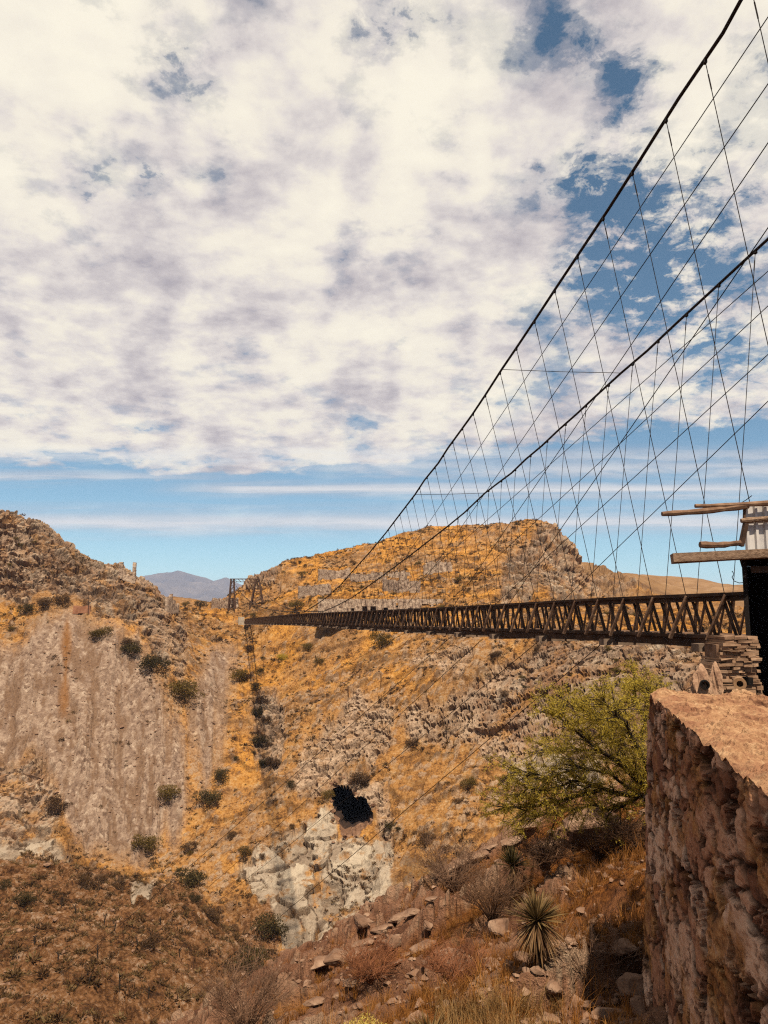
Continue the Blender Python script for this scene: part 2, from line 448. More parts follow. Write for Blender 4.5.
    if len(m[0]):
        X = x[m]; Y = y[m]; c = fore[m] * sstep(2.5, 6, r[m])
        ax = X * .97 + Y * .25; ay = -X * .25 + Y * .97
        X2 = ax + fbm(X / 1.5, Y / 1.5, 3, 101) * .5; Y2 = ay + fbm(X / 1.5, Y / 1.5, 3, 102) * .4
        f1, f2, id1 = worley(X2 / 1.9, Y2 / .8, 103)
        g1, g2, id2 = worley(X2 / .52, Y2 / .34, 104)
        k1, k2, id3 = worley(X / .17, Y / .15, 105)
        sl_ = fbm(ay / 1.5 + fbm(X / 3, Y / 3, 3, 109) * .5, ax / 8, 4, 108)
        slab_ = sstep(.10, .16, sl_) * sstep(12, 16, r[m])
        rocky = slab_ + (1 - slab_) * sstep(-.15, .35, fbm(X / 3.5, Y / 3.5, 3, 106) + .25 * sstep(18, 27, r[m]))
        h[m] += c * (slab_ * .38 + fbm(X / 2.5, Y / 2.5, 3, 107) * .28 + rocky * (id1 * .34 * sstep(.0, .35, f2 - f1) + id2 * .20 * sstep(.0, .4, g2 - g1) - .2) + id3 * .05 * sstep(0, .4, k2 - k1))
        cell[m] = np.where(c > .5, id1 * .5 + id2 * .5, cell[m]); spot[m] = np.where(c > .5, rocky, spot[m]); crack[m] = np.where(c > .5, sstep(.12, 0, g2 - g1) * rocky, crack[m])
    return h + off[..., 2], dict(off=off, mix=zones.mix, px=px, py=py, scree=scree, crag=crag, white=white, fore=fore, brown=brown, far=far, gul=gul, cell=cell, crack=crack, spot=spot)

def hits(pxs, pys, y0=4, y1=480, full=True):
    """where the sight lines meet the ground"""
    pxs = np.atleast_1d(np.asarray(pxs, float)); pys = np.atleast_1d(np.asarray(pys, float))
    ys = np.exp(np.linspace(math.log(y0), math.log(y1), 700))
    r, wy, wz = dirs(pxs, pys)
    k = ys[None] / wy[:, None]
    X = r[:, None] * k; Z = wz[:, None] * k; Yg = np.broadcast_to(ys[None], X.shape)
    h = terrain(X.ravel(), Yg.ravel())[0].reshape(X.shape)
    below = Z < h
    i = np.where(below.any(1), below.argmax(1), len(ys) - 1)
    j = np.arange(len(pxs))
    return np.stack([X[j, i], Yg[j, i], h[j, i]], 1)

# ------------------------------------------------------------------ ground sheet
ths = np.concatenate([np.radians(np.linspace(-180, -34, 74)[:-1]), np.radians(np.linspace(-34, -28, 25)[:-1]), np.radians(np.linspace(-28, 28, 680)),
                      np.radians(np.linspace(28, 34, 25)[1:]), np.radians(np.linspace(34, 180, 74)[1:-1])])
rs = np.concatenate([np.exp(np.linspace(math.log(1.2), math.log(60), 340))[:-1], np.linspace(60, 130, 170)[:-1], np.linspace(130, 300, 620)[:-1],
                     np.linspace(300, 440, 170)[:-1], np.exp(np.linspace(math.log(440), math.log(16800), 135))])
TT, RR = np.meshgrid(ths, rs, indexing='ij')
GX = RR * np.sin(TT); GY = RR * np.cos(TT)
na, nr = GX.shape
gh, gz = terrain(GX.ravel(), GY.ravel())
gv = np.stack([GX.ravel() + gz['off'][:, 0], GY.ravel() + gz['off'][:, 1], gh], 1)
ii = np.arange(na)[:, None] * nr + np.arange(nr - 1)[None]
jj = ((np.arange(na) + 1) % na)[:, None] * nr + np.arange(nr - 1)[None]
gf = np.stack([ii, ii + 1, jj + 1, jj], -1).reshape(-1, 4)
# the mouth of the mine working is an opening in the sheet
def mouth_r(a):
    return 1 + .16 * np.sin(2 * a + .6) + .14 * np.sin(3 * a + 2.0) + .07 * np.sin(7 * a)
MC = (350.5, 812.0); MRX, MRY = 18.5, 28.0
vpx, vpy = proj(gv[:, 0], gv[:, 1], gv[:, 2])
ang = np.arctan2((vpy - MC[1]) / MRY, (vpx - MC[0]) / MRX)
rad = np.hypot((vpx - MC[0]) / MRX, (vpy - MC[1]) / MRY)
inh = (rad < mouth_r(ang)) & (gv[:, 1] > 155) & (gv[:, 1] < 205)
gf = gf[~inh[gf].all(1)]
C = lambda *k: np.stack([gz[q] for q in k], 1)
me = mesh_np('ground', gv, gf, {'za': ('FLOAT_COLOR', C('scree', 'crag', 'white', 'brown')), 'zb': ('FLOAT_COLOR', C('fore', 'far', 'gul', 'spot')),
                                'cell': ('FLOAT', gz['cell']), 'crack': ('FLOAT', gz['crack']), 'mixz': ('FLOAT', gz['mix'])})
m, t = new_mat('ground_surface')
co = t.coord()
za = t.attr('za'); zb = t.attr('zb'); cell = t.attr('cell').outputs['Fac']; crack = t.attr('crack').outputs['Fac']
sa = t.n('ShaderNodeSeparateColor'); t.link(za.outputs['Color'], sa.inputs[0])
sb = t.n('ShaderNodeSeparateColor'); t.link(zb.outputs['Color'], sb.inputs[0])
scree, crag, white, brown = sa.outputs[0], sa.outputs[1], sa.outputs[2], za.outputs['Alpha']
fore, far, gul, spot = sb.outputs[0], sb.outputs[1], sb.outputs[2], zb.outputs['Alpha']
n_big = t.noise(co, .055, 5, .6); n_mid = t.noise(co, .32, 8, .68); n_fine = t.noise(co, 1.9, 8, .7); n_tiny = t.noise(co, 9, 6, .65)
mixn = t.math('ADD', t.math('MULTIPLY', n_mid, .5), t.math('MULTIPLY', n_fine, .5))
g = t.ramp(mixn, [(.36, (.05, .023, .011)), (.43, (.18, .080, .024)), (.49, (.43, .195, .042)), (.57, (.58, .30, .074)), (.67, (.62, .42, .19))])
g2 = t.ramp(mixn, [(.36, (.055, .028, .016)), (.44, (.19, .095, .04)), (.51, (.36, .19, .075)), (.57, (.34, .225, .14)), (.66, (.52, .40, .29))])
mz = t.attr('mixz').outputs['Fac']
g = t.mix(t.math('MAXIMUM', t.ramp(n_big, [(.42, 0), (.58, 1)]), t.math('MULTIPLY', mz, .65)), g, g2)
rockc = t.ramp(t.math('ADD', t.math('MULTIPLY', cell, .6), t.math('MULTIPLY', n_fine, .45)), [(.2, (.12, .075, .054)), (.38, (.25, .168, .122)), (.56, (.38, .275, .205)), (.78, (.52, .42, .33))])
stain = t.ramp(t.noise(t.mapping(co, (1, 1, .35)), .25, 8, .65), [(.46, 0), (.62, 1)])
rockc = t.mix(t.math('MULTIPLY', stain, .65), rockc, (.27, .125, .05))
rockc = t.mix(t.math('MULTIPLY', t.attr('mixz').outputs['Fac'], .75), rockc, t.ramp(n_fine, [(.35, (.34, .22, .15)), (.6, (.62, .47, .35))]))
rockc = t.mix(t.math('MULTIPLY', crack, .5), rockc, (.085, .05, .034))
whitec = t.ramp(t.math('ADD', t.math('MULTIPLY', cell, .5), t.math('MULTIPLY', n_mid, .55)), [(.25, (.17, .12, .09)), (.42, (.32, .25, .195)), (.6, (.44, .365, .295)), (.78, (.54, .46, .37))])
whitec = t.mix(t.math('MULTIPLY', crack, .75), whitec, (.16, .085, .04))
whitec = t.mix(t.ramp(t.noise(co, .22, 6, .65), [(.54, 0), (.62, .9)]), whitec, g)
screec = t.ramp(t.math('ADD', t.math('MULTIPLY', cell, .25), t.math('MULTIPLY', t.math('ADD', t.math('MULTIPLY', n_fine, .5), t.math('MULTIPLY', n_tiny, .5)), .75)), [(.30, (.05, .028, .019)), (.42, (.20, .132, .10)), (.54, (.34, .245, .19)), (.70, (.60, .49, .40))])
screec = t.mix(t.math('MULTIPLY', spot, .85), screec, t.mix(n_fine, (.06, .03, .018), (.32, .20, .13)))
brownc = t.ramp(mixn, [(.37, (.03, .015, .009)), (.45, (.10, .046, .020)), (.52, (.215, .105, .046)), (.58, (.31, .20, .135)), (.67, (.46, .35, .265))])
nf2 = t.math('ADD', t.math('MULTIPLY', n_fine, .5), t.math('MULTIPLY', n_tiny, .5))
forec = t.ramp(nf2, [(.36, (.03, .012, .005)), (.46, (.16, .056, .014)), (.54, (.32, .12, .027)), (.65, (.40, .21, .08))])
forer = t.ramp(t.math('ADD', t.math('MULTIPLY', cell, .5), t.math('MULTIPLY', nf2, .55)), [(.22, (.05, .023, .014)), (.42, (.20, .092, .055)), (.6, (.34, .18, .115)), (.82, (.50, .36, .26))])
forec = t.mix(spot, forec, forer)
forec = t.mix(t.math('MULTIPLY', crack, .6), forec, (.05, .026, .016))
farc = t.ramp(t.noise(co, .02, 10, .72), [(.35, (.13, .07, .035)), (.5, (.24, .14, .07)), (.65, (.33, .21, .12))])
g = t.mix(t.math('MULTIPLY', spot, t.ramp(n_fine, [(.35, .25), (.6, .95)])), g, t.mix(.35, rockc, (.17, .10, .055)))
g = t.mix(t.math('MULTIPLY', crack, .5), g, (.07, .036, .018))
c = t.mix(brown, g, brownc)
c = t.mix(scree, c, screec)
c = t.mix(t.math('MULTIPLY', gul, .85), c, t.mix(n_fine, (.11, .045, .018), (.36, .16, .04)))
grs_in = t.ramp(t.noise(co, .2, 9, .7), [(.50, 0), (.58, 1)])
c = t.mix(t.math('MULTIPLY', crag, t.math('SUBTRACT', 1, t.math('MULTIPLY', grs_in, .55))), c, rockc)
c = t.mix(white, c, whitec)
c = t.mix(far, c, farc)
c = t.mix(fore, c, forec)
hb = t.math('ADD', t.math('MULTIPLY', n_fine, 1.0), t.math('MULTIPLY', n_tiny, .35))
bmp = t.bump(hb, 1.0, .45)
t.out(t.principled(c, .95, bmp, .08))
ground = link_me('ground', me, m); setp(ground, kind='structure')
del gv, gf, TT, RR, GX, GY

# ------------------------------------------------------------------ materials for built things
M_timber = speckle_mat('weathered_timber', [(.3, (.018, .010, .007)), (.5, (.055, .03, .02)), (.7, (.14, .082, .052))], 1.8, 8, .9, .5, .02)
M_timber_l = speckle_mat('light_timber', [(.3, (.07, .038, .025)), (.5, (.19, .11, .072)), (.7, (.34, .225, .155))], 2.2, 8, .9, .5, .02)  # lighter brown timber tone
M_plank = speckle_mat('grey_board', [(.3, (.12, .075, .05)), (.5, (.25, .165, .115)), (.7, (.38, .27, .2))], 3, 8, .9, .7, .03, (3, 1, 6))
M_steel = speckle_mat('dark_cable', [(.3, (.010, .007, .006)), (.7, (.03, .02, .017))], 4, 4, .75, .2, .01)
M_block = speckle_mat('beam_end_grey', [(.3, (.10, .07, .055)), (.7, (.30, .22, .17))], 3, 6, .9)
M_sheet = speckle_mat('painted_sheet_metal', [(.3, (.46, .44, .47)), (.55, (.62, .6, .62)), (.8, (.70, .67, .66))], 2.5, 6, .5, .1, .01, spec=.4)
M_hut_shade = speckle_mat('shade_black_boards', [(.3, (.006, .004, .004)), (.7, (.016, .010, .008))], 2, 6, .9)  # deep shade of the hut put into the near-black board colour
M_ruin = speckle_mat('ruin_masonry', [(.35, (.12, .075, .055)), (.45, (.34, .245, .19)), (.54, (.48, .365, .285)), (.66, (.62, .49, .39))], .9, 10, .95, 1.0, .3, bscale=1.6)
M_pale = speckle_mat('pale_concrete', [(.3, (.3, .24, .19)), (.7, (.5, .42, .34))], 1.2, 8, .9, .5, .05)
M_terr = speckle_mat('terracotta', [(.3, (.2, .11, .06)), (.7, (.38, .23, .13))], 9, 6, .9, .4, .01)
M_black = speckle_mat('near_black', [(.3, (.004, .003, .003)), (.7, (.009, .006, .005))], 6, 3, 1)  # even near-black for the pipe mouth and the shard
M_cave = speckle_mat('mine_shade_dark_stone', [(.3, (.012, .007, .005)), (.7, (.075, .042, .03))], .5, 8, .95, .8, .4)  # shade inside the mine put into the rock colour; also used as dark stone
M_rock = speckle_mat('loose_rock', [(.3, (.09, .048, .03)), (.5, (.22, .13, .088)), (.72, (.40, .275, .20))], 1.7, 9, .95, .8, .06)
M_bark = speckle_mat('dark_bark', [(.3, (.014, .010, .007)), (.7, (.055, .036, .024))], 8, 6, .95, .6, .02)

def leaf_mat(name, stops, trans=.25, rough=.7):
    m, t = new_mat(name)
    a = t.attr('rnd').outputs['Fac']
    oi = t.n('ShaderNodeObjectInfo').outputs['Random']
    c = t.ramp(t.math('ADD', t.math('MULTIPLY', a, .75), t.math('MULTIPLY', oi, .25)), stops)
    d = t.principled(c, rough, None, .15)
    tr = t.n('ShaderNodeBsdfTranslucent'); t.link(c, tr.inputs[0])
    mx = t.n('ShaderNodeMixShader'); mx.inputs[0].default_value = trans
    t.link(d, mx.inputs[1]); t.link(tr.outputs[0], mx.inputs[2])
    t.out(mx.outputs[0]); return m
L_olive = leaf_mat('olive_leaf', [(0, (.04, .027, .008)), (.5, (.115, .076, .015)), (1, (.22, .145, .035))])
L_brown = leaf_mat('dry_brown_twig', [(0, (.03, .017, .010)), (.5, (.085, .046, .022)), (1, (.17, .098, .045))])
L_dark = leaf_mat('dark_green_leaf', [(0, (.018, .014, .006)), (.5, (.055, .041, .013)), (1, (.12, .085, .026))])
L_yel = leaf_mat('yellow_green_leaf', [(0, (.19, .14, .014)), (.5, (.45, .335, .042)), (1, (.68, .53, .10))], .5)
L_scrub = leaf_mat('scrub_tuft', [(0, (.022, .011, .006)), (.35, (.065, .033, .014)), (.6, (.12, .068, .026)), (.8, (.18, .125, .055)), (1, (.38, .23, .09))])
L_grass = leaf_mat('dry_blade', [(0, (.05, .02, .007)), (.35, (.20, .078, .018)), (.65, (.36, .155, .035)), (.85, (.44, .24, .075)), (1, (.56, .40, .2))], .3)
L_yucca = leaf_mat('yucca_blade', [(0, (.06, .038, .014)), (.5, (.17, .11, .044)), (1, (.32, .22, .10))], .15)
L_skirt = leaf_mat('dead_yucca_blade', [(0, (.08, .04, .018)), (.5, (.19, .11, .05)), (1, (.32, .21, .11))], .15)
L_flower = leaf_mat('pale_yellow_bloom', [(0, (.3, .2, .04)), (.5, (.52, .4, .1)), (1, (.7, .57, .2))], .3)

# ------------------------------------------------------------------ foliage meshes
def rnd_dirs(n, up=0.0):
    v = rng.normal(size=(n, 3)); v[:, 2] += up
    return v / np.linalg.norm(v, axis=1, keepdims=True)
def leaf_quads(c, d, L, W):
    n = len(c)
    s = np.cross(d, rnd_dirs(n)); s /= (np.linalg.norm(s, axis=1, keepdims=True) + 1e-6)
    L = np.broadcast_to(L, n)[:, None]; W = np.broadcast_to(W, n)[:, None]
    v = np.stack([c - d * L * .5, c + s * W * .5, c + d * L * .5, c - s * W * .5], 1).reshape(-1, 3)
    f = np.arange(n * 4).reshape(n, 4)
    return v, f
def shrub_mesh(name, seed, nleaf=1900, flat=.7, fine=.5):
    """unit-wide bush: leaf faces in uneven clumps round forked stems"""
    r_ = np.random.default_rng(seed)
    nb = 16
    a = r_.uniform(0, 2 * PI, nb); rr = np.sqrt(r_.uniform(0, 1, nb)) * .33
    bc = np.stack([np.cos(a) * rr, np.sin(a) * rr, r_.uniform(.18, .62, nb) * flat], 1)
    br = r_.uniform(.13, .24, nb)
    k = r_.integers(0, nb, nleaf)
    d = r_.normal(size=(nleaf, 3)); d /= np.linalg.norm(d, axis=1, keepdims=True)
    c = bc[k] + d * (br[k] * r_.uniform(.25, 1.05, nleaf) ** .6)[:, None] * np.array([1, 1, .8])
    c[:, 2] = np.maximum(c[:, 2], .015)
    od = c - np.array([0, 0, -.1]); od /= np.linalg.norm(od, axis=1, keepdims=True)
    dd = od * .6 + r_.normal(size=(nleaf, 3)) * .6; dd /= np.linalg.norm(dd, axis=1, keepdims=True)
    v, f = leaf_quads(c, dd, r_.uniform(.07, .14, nleaf) * fine, r_.uniform(.025, .06, nleaf) * fine)
    rn = np.repeat(np.clip(r_.uniform(0, 1, nleaf) * .6 + r_.uniform(0, .4, nb)[k], 0, 1), 4)
    vs = [v]; fs = [f]; rs_ = [rn]; off = len(v)
    for i in range(14):
        b = bc[r_.integers(0, nb)]; e = b * r_.uniform(.8, 1.35); w = .010
        s = np.array([-e[1], e[0], 0]); s /= np.linalg.norm(s) + 1e-6
        o0 = np.array([b[0] * .1, b[1] * .1, -.05])
        vs.append(np.array([o0 - s * w, o0 + s * w, e + s * w * .4, e - s * w * .4])); fs.append(np.array([[0, 1, 2, 3]]) + off); off += 4
        rs_.append(np.zeros(4))
    return mesh_np(name, np.concatenate(vs), np.concatenate(fs), {'rnd': ('FLOAT', np.concatenate(rs_))})
def merged(tv, tf, tr, pos, scl, rot, tint):
    """many small copies of a template welded into one mesh (for what nobody can count)"""
    n = len(pos); k = len(tv)
    ca, sa_ = np.cos(rot), np.sin(rot)
    vx = tv[None, :, 0] * scl[:, None, 0]; vy = tv[None, :, 1] * scl[:, None, 1]; vz = tv[None, :, 2] * scl[:, None, 2]
    X = vx * ca[:, None] - vy * sa_[:, None] + pos[:, None, 0]; Y = vx * sa_[:, None] + vy * ca[:, None] + pos[:, None, 1]; Z = vz + pos[:, None, 2]
    v = np.stack([X, Y, Z], -1).reshape(-1, 3)
    f = (tf[None] + (np.arange(n) * k)[:, None, None]).reshape(-1, tf.shape[1])
    r = np.clip(tr[None] * .45 + tint[:, None] * .55, 0, 1).reshape(-1)
    return v, f, r

# ------------------------------------------------------------------ scrub tufts over the canyon (uncountable)
def tuft_template(seed, n=34):
    r_ = np.random.default_rng(seed)
    d = r_.normal(size=(n, 3)); d[:, 2] = np.abs(d[:, 2]) + .15; d /= np.linalg.norm(d, axis=1, keepdims=True)
    c = d * r_.uniform(.15, .42, n)[:, None] * np.array([1, 1, .9])
    global rng
    v, f = leaf_quads(c, d, r_.uniform(.16, .34, n), r_.uniform(.05, .11, n))
    return v, f, np.repeat(r_.uniform(0, 1, n), 4)
N1 = 76000
th = rng.uniform(-.62, .62, N1); rr_ = np.sqrt(rng.uniform(62 ** 2, 360 ** 2, N1))
sx, sy = rr_ * np.sin(th), rr_ * np.cos(th)
sh, sz = terrain(sx, sy)
dn = fbm(sx / 14, sy / 14, 3, 501)
keep = rng.uniform(0, 1, N1) < np.clip(.33 + dn * 1.0 + .55 * sz['brown'] - .85 * sz['scree'] - .5 * sz['white'] - .35 * sz['crag'] + .12 * (sy > 265), 0.02, 1)
keep &= ~((np.hypot((sz['px'] - MC[0]) / 22, (sz['py'] - MC[1]) / 26) < 1.1) & (sy > 150))
idx = np.nonzero(keep)[0]
allv, allf, allr, off = [], [], [], 0
for k in range(4):
    q = idx[k::4]; tv, tf, tr = tuft_template(700 + k)
    s = rng.lognormal(-.05, .48, len(q)) * np.where(sz['brown'][q] > .5, 1.05, 1.0); s = np.clip(s, .35, 2.3)
    sc3 = np.stack([s * rng.uniform(.8, 1.4, len(q)), s * rng.uniform(.8, 1.4, len(q)), s * rng.uniform(.7, 1.2, len(q))], 1)
    v, f, r = merged(tv, tf, tr, np.stack([sx[q], sy[q], sh[q] - .05], 1), sc3, rng.uniform(0, 6.28, len(q)), np.clip(rng.uniform(0, 1, len(q)) * .8 + dn[q] * -.3 + .1, 0, 1))
    allv.append(v); allf.append(f + off); allr.append(r); off += len(v)
o = link_me('scrub', mesh_np('scrub', np.concatenate(allv), np.concatenate(allf), {'rnd': ('FLOAT', np.concatenate(allr))}), L_scrub)
setp(o, 'low dry scrub and grass tufts covering the canyon slopes', 'scrub', kind='stuff')

# ------------------------------------------------------------------ rocks
def rock_template(seed, n=16, sq=(1, 1, .65)):
    r_ = random.Random(seed); bm = bmesh.new()
    for _ in range(n):
        v = Vector((r_.gauss(0, 1), r_.gauss(0, 1), r_.gauss(0, 1))).normalized() * r_.uniform(.38, .5)
        bm.verts.new((v.x * sq[0], v.y * sq[1], v.z * sq[2]))
    res = bmesh.ops.convex_hull(bm, input=bm.verts)
    bmesh.ops.delete(bm, geom=[e for e in res['geom_interior'] if isinstance(e, bmesh.types.BMVert)], context='VERTS')
    bmesh.ops.triangulate(bm, faces=bm.faces)
    bm.verts.index_update()
    v = np.array([x.co[:] for x in bm.verts]); f = np.array([[w.index for w in q.verts] for q in bm.faces]); bm.free()
    return v, f
def scatter_rocks(name, label, x, y, size, z, smin, smax):
    allv, allf, off = [], [], 0
    for k in range(6):
        q = np.arange(len(x))[k::6]
        if len(q) == 0: continue
        tv, tf = rock_template(900 + k)
        s = np.clip(size[q], smin, smax)
        sc3 = np.stack([s * rng.uniform(.7, 1.5, len(q)), s * rng.uniform(.6, 1.1, len(q)), s * rng.uniform(.6, 1.1, len(q))], 1)
        v, f, r = merged(tv, tf, np.zeros(len(tv)), np.stack([x[q], y[q], z[q] + s * .08], 1), sc3, rng.uniform(0, 6.28, len(q)), np.zeros(len(q)))
        allv.append(v); allf.append(f + off); off += len(v)
    o = link_me(name, mesh_np(name, np.concatenate(allv), np.concatenate(allf)), M_rock)
    return setp(o, label, 'rubble', kind='stuff')
N2 = 14000
th = rng.uniform(-.6, .6, N2); rr_ = np.sqrt(rng.uniform(70 ** 2, 300 ** 2, N2)); x2, y2 = rr_ * np.sin(th), rr_ * np.cos(th)
h2, z2 = terrain(x2, y2)
dn2 = fbm(x2 / 12, y2 / 12, 3, 601)
keep = rng.uniform(0, 1, N2) < np.clip(.22 + dn2 * .8 + z2['scree'] * .75 + .25 * z2['crag'], 0, 1)
keep &= ~((np.hypot((z2['px'] - MC[0]) / 22, (z2['py'] - MC[1]) / 26) < 1.1) & (y2 > 150))
q = np.nonzero(keep)[0]
scatter_rocks('rubble', 'loose grey rubble strewn over the canyon slopes', x2[q], y2[q], rng.lognormal(-.75, .5, len(q)), h2[q], .2, 1.6)

# ------------------------------------------------------------------ the stone wall in front
WA = np.array([1.9, 3.9]); WB = np.array([3.02, 9.0]); we = (WB - WA) / np.linalg.norm(WB - WA); wn = np.array([-we[1], we[0]])
WL = np.linalg.norm(WB - WA); WTOP = -.90
def wall_grid():
    u = np.concatenate([np.linspace(-1.5, 0, 60)[:-1], np.linspace(0, WL, 440)])
    vq = np.concatenate([np.linspace(-5.4, 0, 380), ])
    wq = np.linspace(0, 1.05, 90)[1:]
    rq = np.linspace(0, 2.4, 20)[1:]
    # profile: face (v), top (w), back (r)
    kind = np.concatenate([np.zeros(len(vq)), np.ones(len(wq)), np.full(len(rq), 2)])
    par = np.concatenate([vq, wq, rq])
    U, K = np.meshgrid(u, kind, indexing='ij'); _, Pm = np.meshgrid(u, par, indexing='ij')
    shp = U.shape; U = U.ravel(); K = K.ravel(); Q = Pm.ravel()
    face = K == 0; top = K == 1; back = K == 2
    out = np.where(face, -Q * .062, 0) # batter
    inw = np.where(top, Q, np.where(back, 1.05, 0))
    z = np.where(face, Q, np.where(back, -Q, 0))
    # face relief: flat angular stones bedded in mortar
    uu = U + fbm(U * 1.6, Q * 3, 4, 1201) * .10; vv = Q + fbm(U * 1.6, Q * 3, 4, 1202) * .06
    f1, f2, id1 = worley(uu / .95, vv / .36, 1203)
    g1, g2, id2 = worley(uu / .36, vv / .16, 1204)
    k1, k2, id3 = worley(uu / .13, vv / .07, 1224)
    small = id1 > .58
    e1 = np.where(small, (g2 - g1) * .20, (f2 - f1) * .42)
    stone = np.where(small, id2, (id1 * 1.7) % 1.0)
    gap = sstep(.045, .010, e1)
    mort = sstep(-.2, .25, fbm(U * 1.3, Q * 1.1, 4, 1207))
    pit = sstep(.26, .46, fbm(U * 2.6, Q * 3.0, 6, 1219, .62)) * (.35 + .65 * sstep(.14, .03, e1))
    tilt = (fbm(np.floor(uu / .95) + id1 * 9, U * 0, 1, 1231)) * .02
    rel = (stone - .5) * .016 + tilt * .5 + fbm(U * 5, Q * 10, 5, 1205, .62) * .009 + (id3 - .5) * .007 + fbm(U * 1.2, Q * 1.0, 3, 1233) * .014 - gap * (.035 - .022 * mort) - pit * .11
    gap = np.maximum(gap * (1 - .45 * mort), pit)
    dn_ = rel * face
    # crumbling upper edge
    chip = np.maximum(0, fbm(U * 1.5, U * 0 + 3.3, 2, 1208)) * .15 + np.maximum(0, fbm(U * 5, U * 0 + 8.3, 2, 1209)) * .05
    edge_f = np.exp(Q / .10) * face
    edge_t = np.exp(-Q / .10) * top
    dz = -edge_f * (.02 + chip * .5) - edge_t * (.03 + chip) * np.clip(1 - Q / .4, 0, 1)
    dn_ -= edge_f * (.02 + chip)
    tr = fbm(U * .9, Q * 3.2, 4, 1210) * .022 + fbm(U * 3, Q * 5, 5, 1211, .6) * .026 + fbm(U * 20, Q * 20, 3, 1212) * .008
    tr += sstep(.05, .0, np.abs(fbm(U * 1.6, Q * 1.6, 3, 1213) - .1)) * -.02
    slab = sstep(.0, .03, fbm(U * .8 + 5, Q * .9, 5, 1215)) * .03 + sstep(.1, .13, fbm(U * 1.7 + 2, Q * 1.3, 5, 1216)) * .022
    dz += (tr + slab) * top * (1 - .8 * np.exp(-Q / .09))
    # far end rounding
    endr = np.clip((U - (WL - .12)) / .12, 0, 1)
    dz -= endr ** 2 * .05 * (top + face * np.exp(Q / .2))
    X = WA[0] + we[0] * U + wn[0] * (out + dn_ - inw); Y = WA[1] + we[1] * U + wn[1] * (out + dn_ - inw); Z = WTOP + z + dz
    # ragged far end
    rag = endr * (fbm(Q * 2.2 + 9, inw * 3, 3, 1214) * .10 - .02)
    X += we[0] * rag; Y += we[1] * rag
    nu, nq = shp
    i = np.arange(nu - 1)[:, None] * nq + np.arange(nq - 1)[None]
    fc = np.stack([i, i + nq, i + nq + 1, i + 1], -1).reshape(-1, 4)
    Vv = np.stack([X, Y, Z], 1)
    # far end closing face: bridge face column to back column
    last = (nu - 1) * nq
    nf = 380
    caps = []
    b_start = last + len(vq) + len(wq) - 1
    nb = len(rq)
    for k in range(nb):
        f0 = last + nf - 1 - int(k * (nf - 1) / nb); f1_ = last + nf - 1 - int((k + 1) * (nf - 1) / nb)
        caps.append((f0, b_start + k, b_start + k + 1, f1_))
    return Vv, np.concatenate([fc, np.array(caps)]), np.where(face, stone, .5), np.where(face, gap, 0), top.astype(float), mort
wv, wf, wst, wgap, wtop, wm = wall_grid()
m, t = new_mat('rubble_masonry')
co = t.coord(); st = t.attr('stone').outputs['Fac']; gp = t.attr('gap').outputs['Fac']; tp = t.attr('top').outputs['Fac']; mo = t.attr('mort').outputs['Fac']
cs = t.mapping(co, (1, .35, 1)); n1 = t.noise(cs, 4.2, 9, .65); n2 = t.noise(cs, 26, 7, .7); n3 = t.noise(cs, 2.6, 8, .65)
nn = t.math('ADD', t.math('MULTIPLY', n1, .5), t.math('MULTIPLY', n2, .5))
sc_ = t.ramp(t.math('ADD', t.math('MULTIPLY', st, .5), t.math('MULTIPLY', nn, .55)), [(.22, (.08, .032, .017)), (.40, (.26, .112, .066)), (.56, (.45, .23, .145)), (.78, (.70, .47, .35))])
mc_ = t.ramp(nn, [(.38, (.12, .045, .014)), (.5, (.38, .17, .055)), (.62, (.56, .32, .14))])
wc = t.mix(t.math('MULTIPLY', t.ramp(n3, [(.44, 0), (.56, .9)]), mo), sc_, mc_)
wc = t.mix(t.ramp(t.noise(cs, 8, 9, .72), [(.53, 0), (.60, .8)]), wc, (.07, .032, .02))
wc = t.mix(t.math('MULTIPLY', gp, .95), wc, (.03, .013, .008))
wc = t.mix(t.ramp(t.noise(cs, 6, 8, .7), [(.60, 0), (.68, .7)]), wc, (.52, .38, .29))
tn = t.noise(t.mapping(co, (1.0, .33, 1), (0, 0, -.22)), 5, 9, .68)
topc = t.ramp(t.math('ADD', t.math('MULTIPLY', tn, .6), t.math('MULTIPLY', n2, .4)), [(.37, (.12, .055, .034)), (.45, (.29, .15, .088)), (.53, (.40, .235, .135)), (.64, (.54, .37, .235))])
topc = t.mix(t.ramp(n1, [(.50, 0), (.62, .75)]), topc, (.27, .125, .075))
wc = t.mix(tp, wc, topc)
t.out(t.principled(wc, .95, t.bump(t.math('ADD', n2, t.math('MULTIPLY', n1, .6)), .8, .03), .1))
wme = mesh_np('stone_wall', wv, wf, {'stone': ('FLOAT', wst), 'gap': ('FLOAT', wgap), 'top': ('FLOAT', wtop), 'mort': ('FLOAT', wm)})
o = link_me('stone_wall', wme, m)
setp(o, 'thick rubble stone wall with a flat mortared top close to the camera', 'wall')
M_wall = m

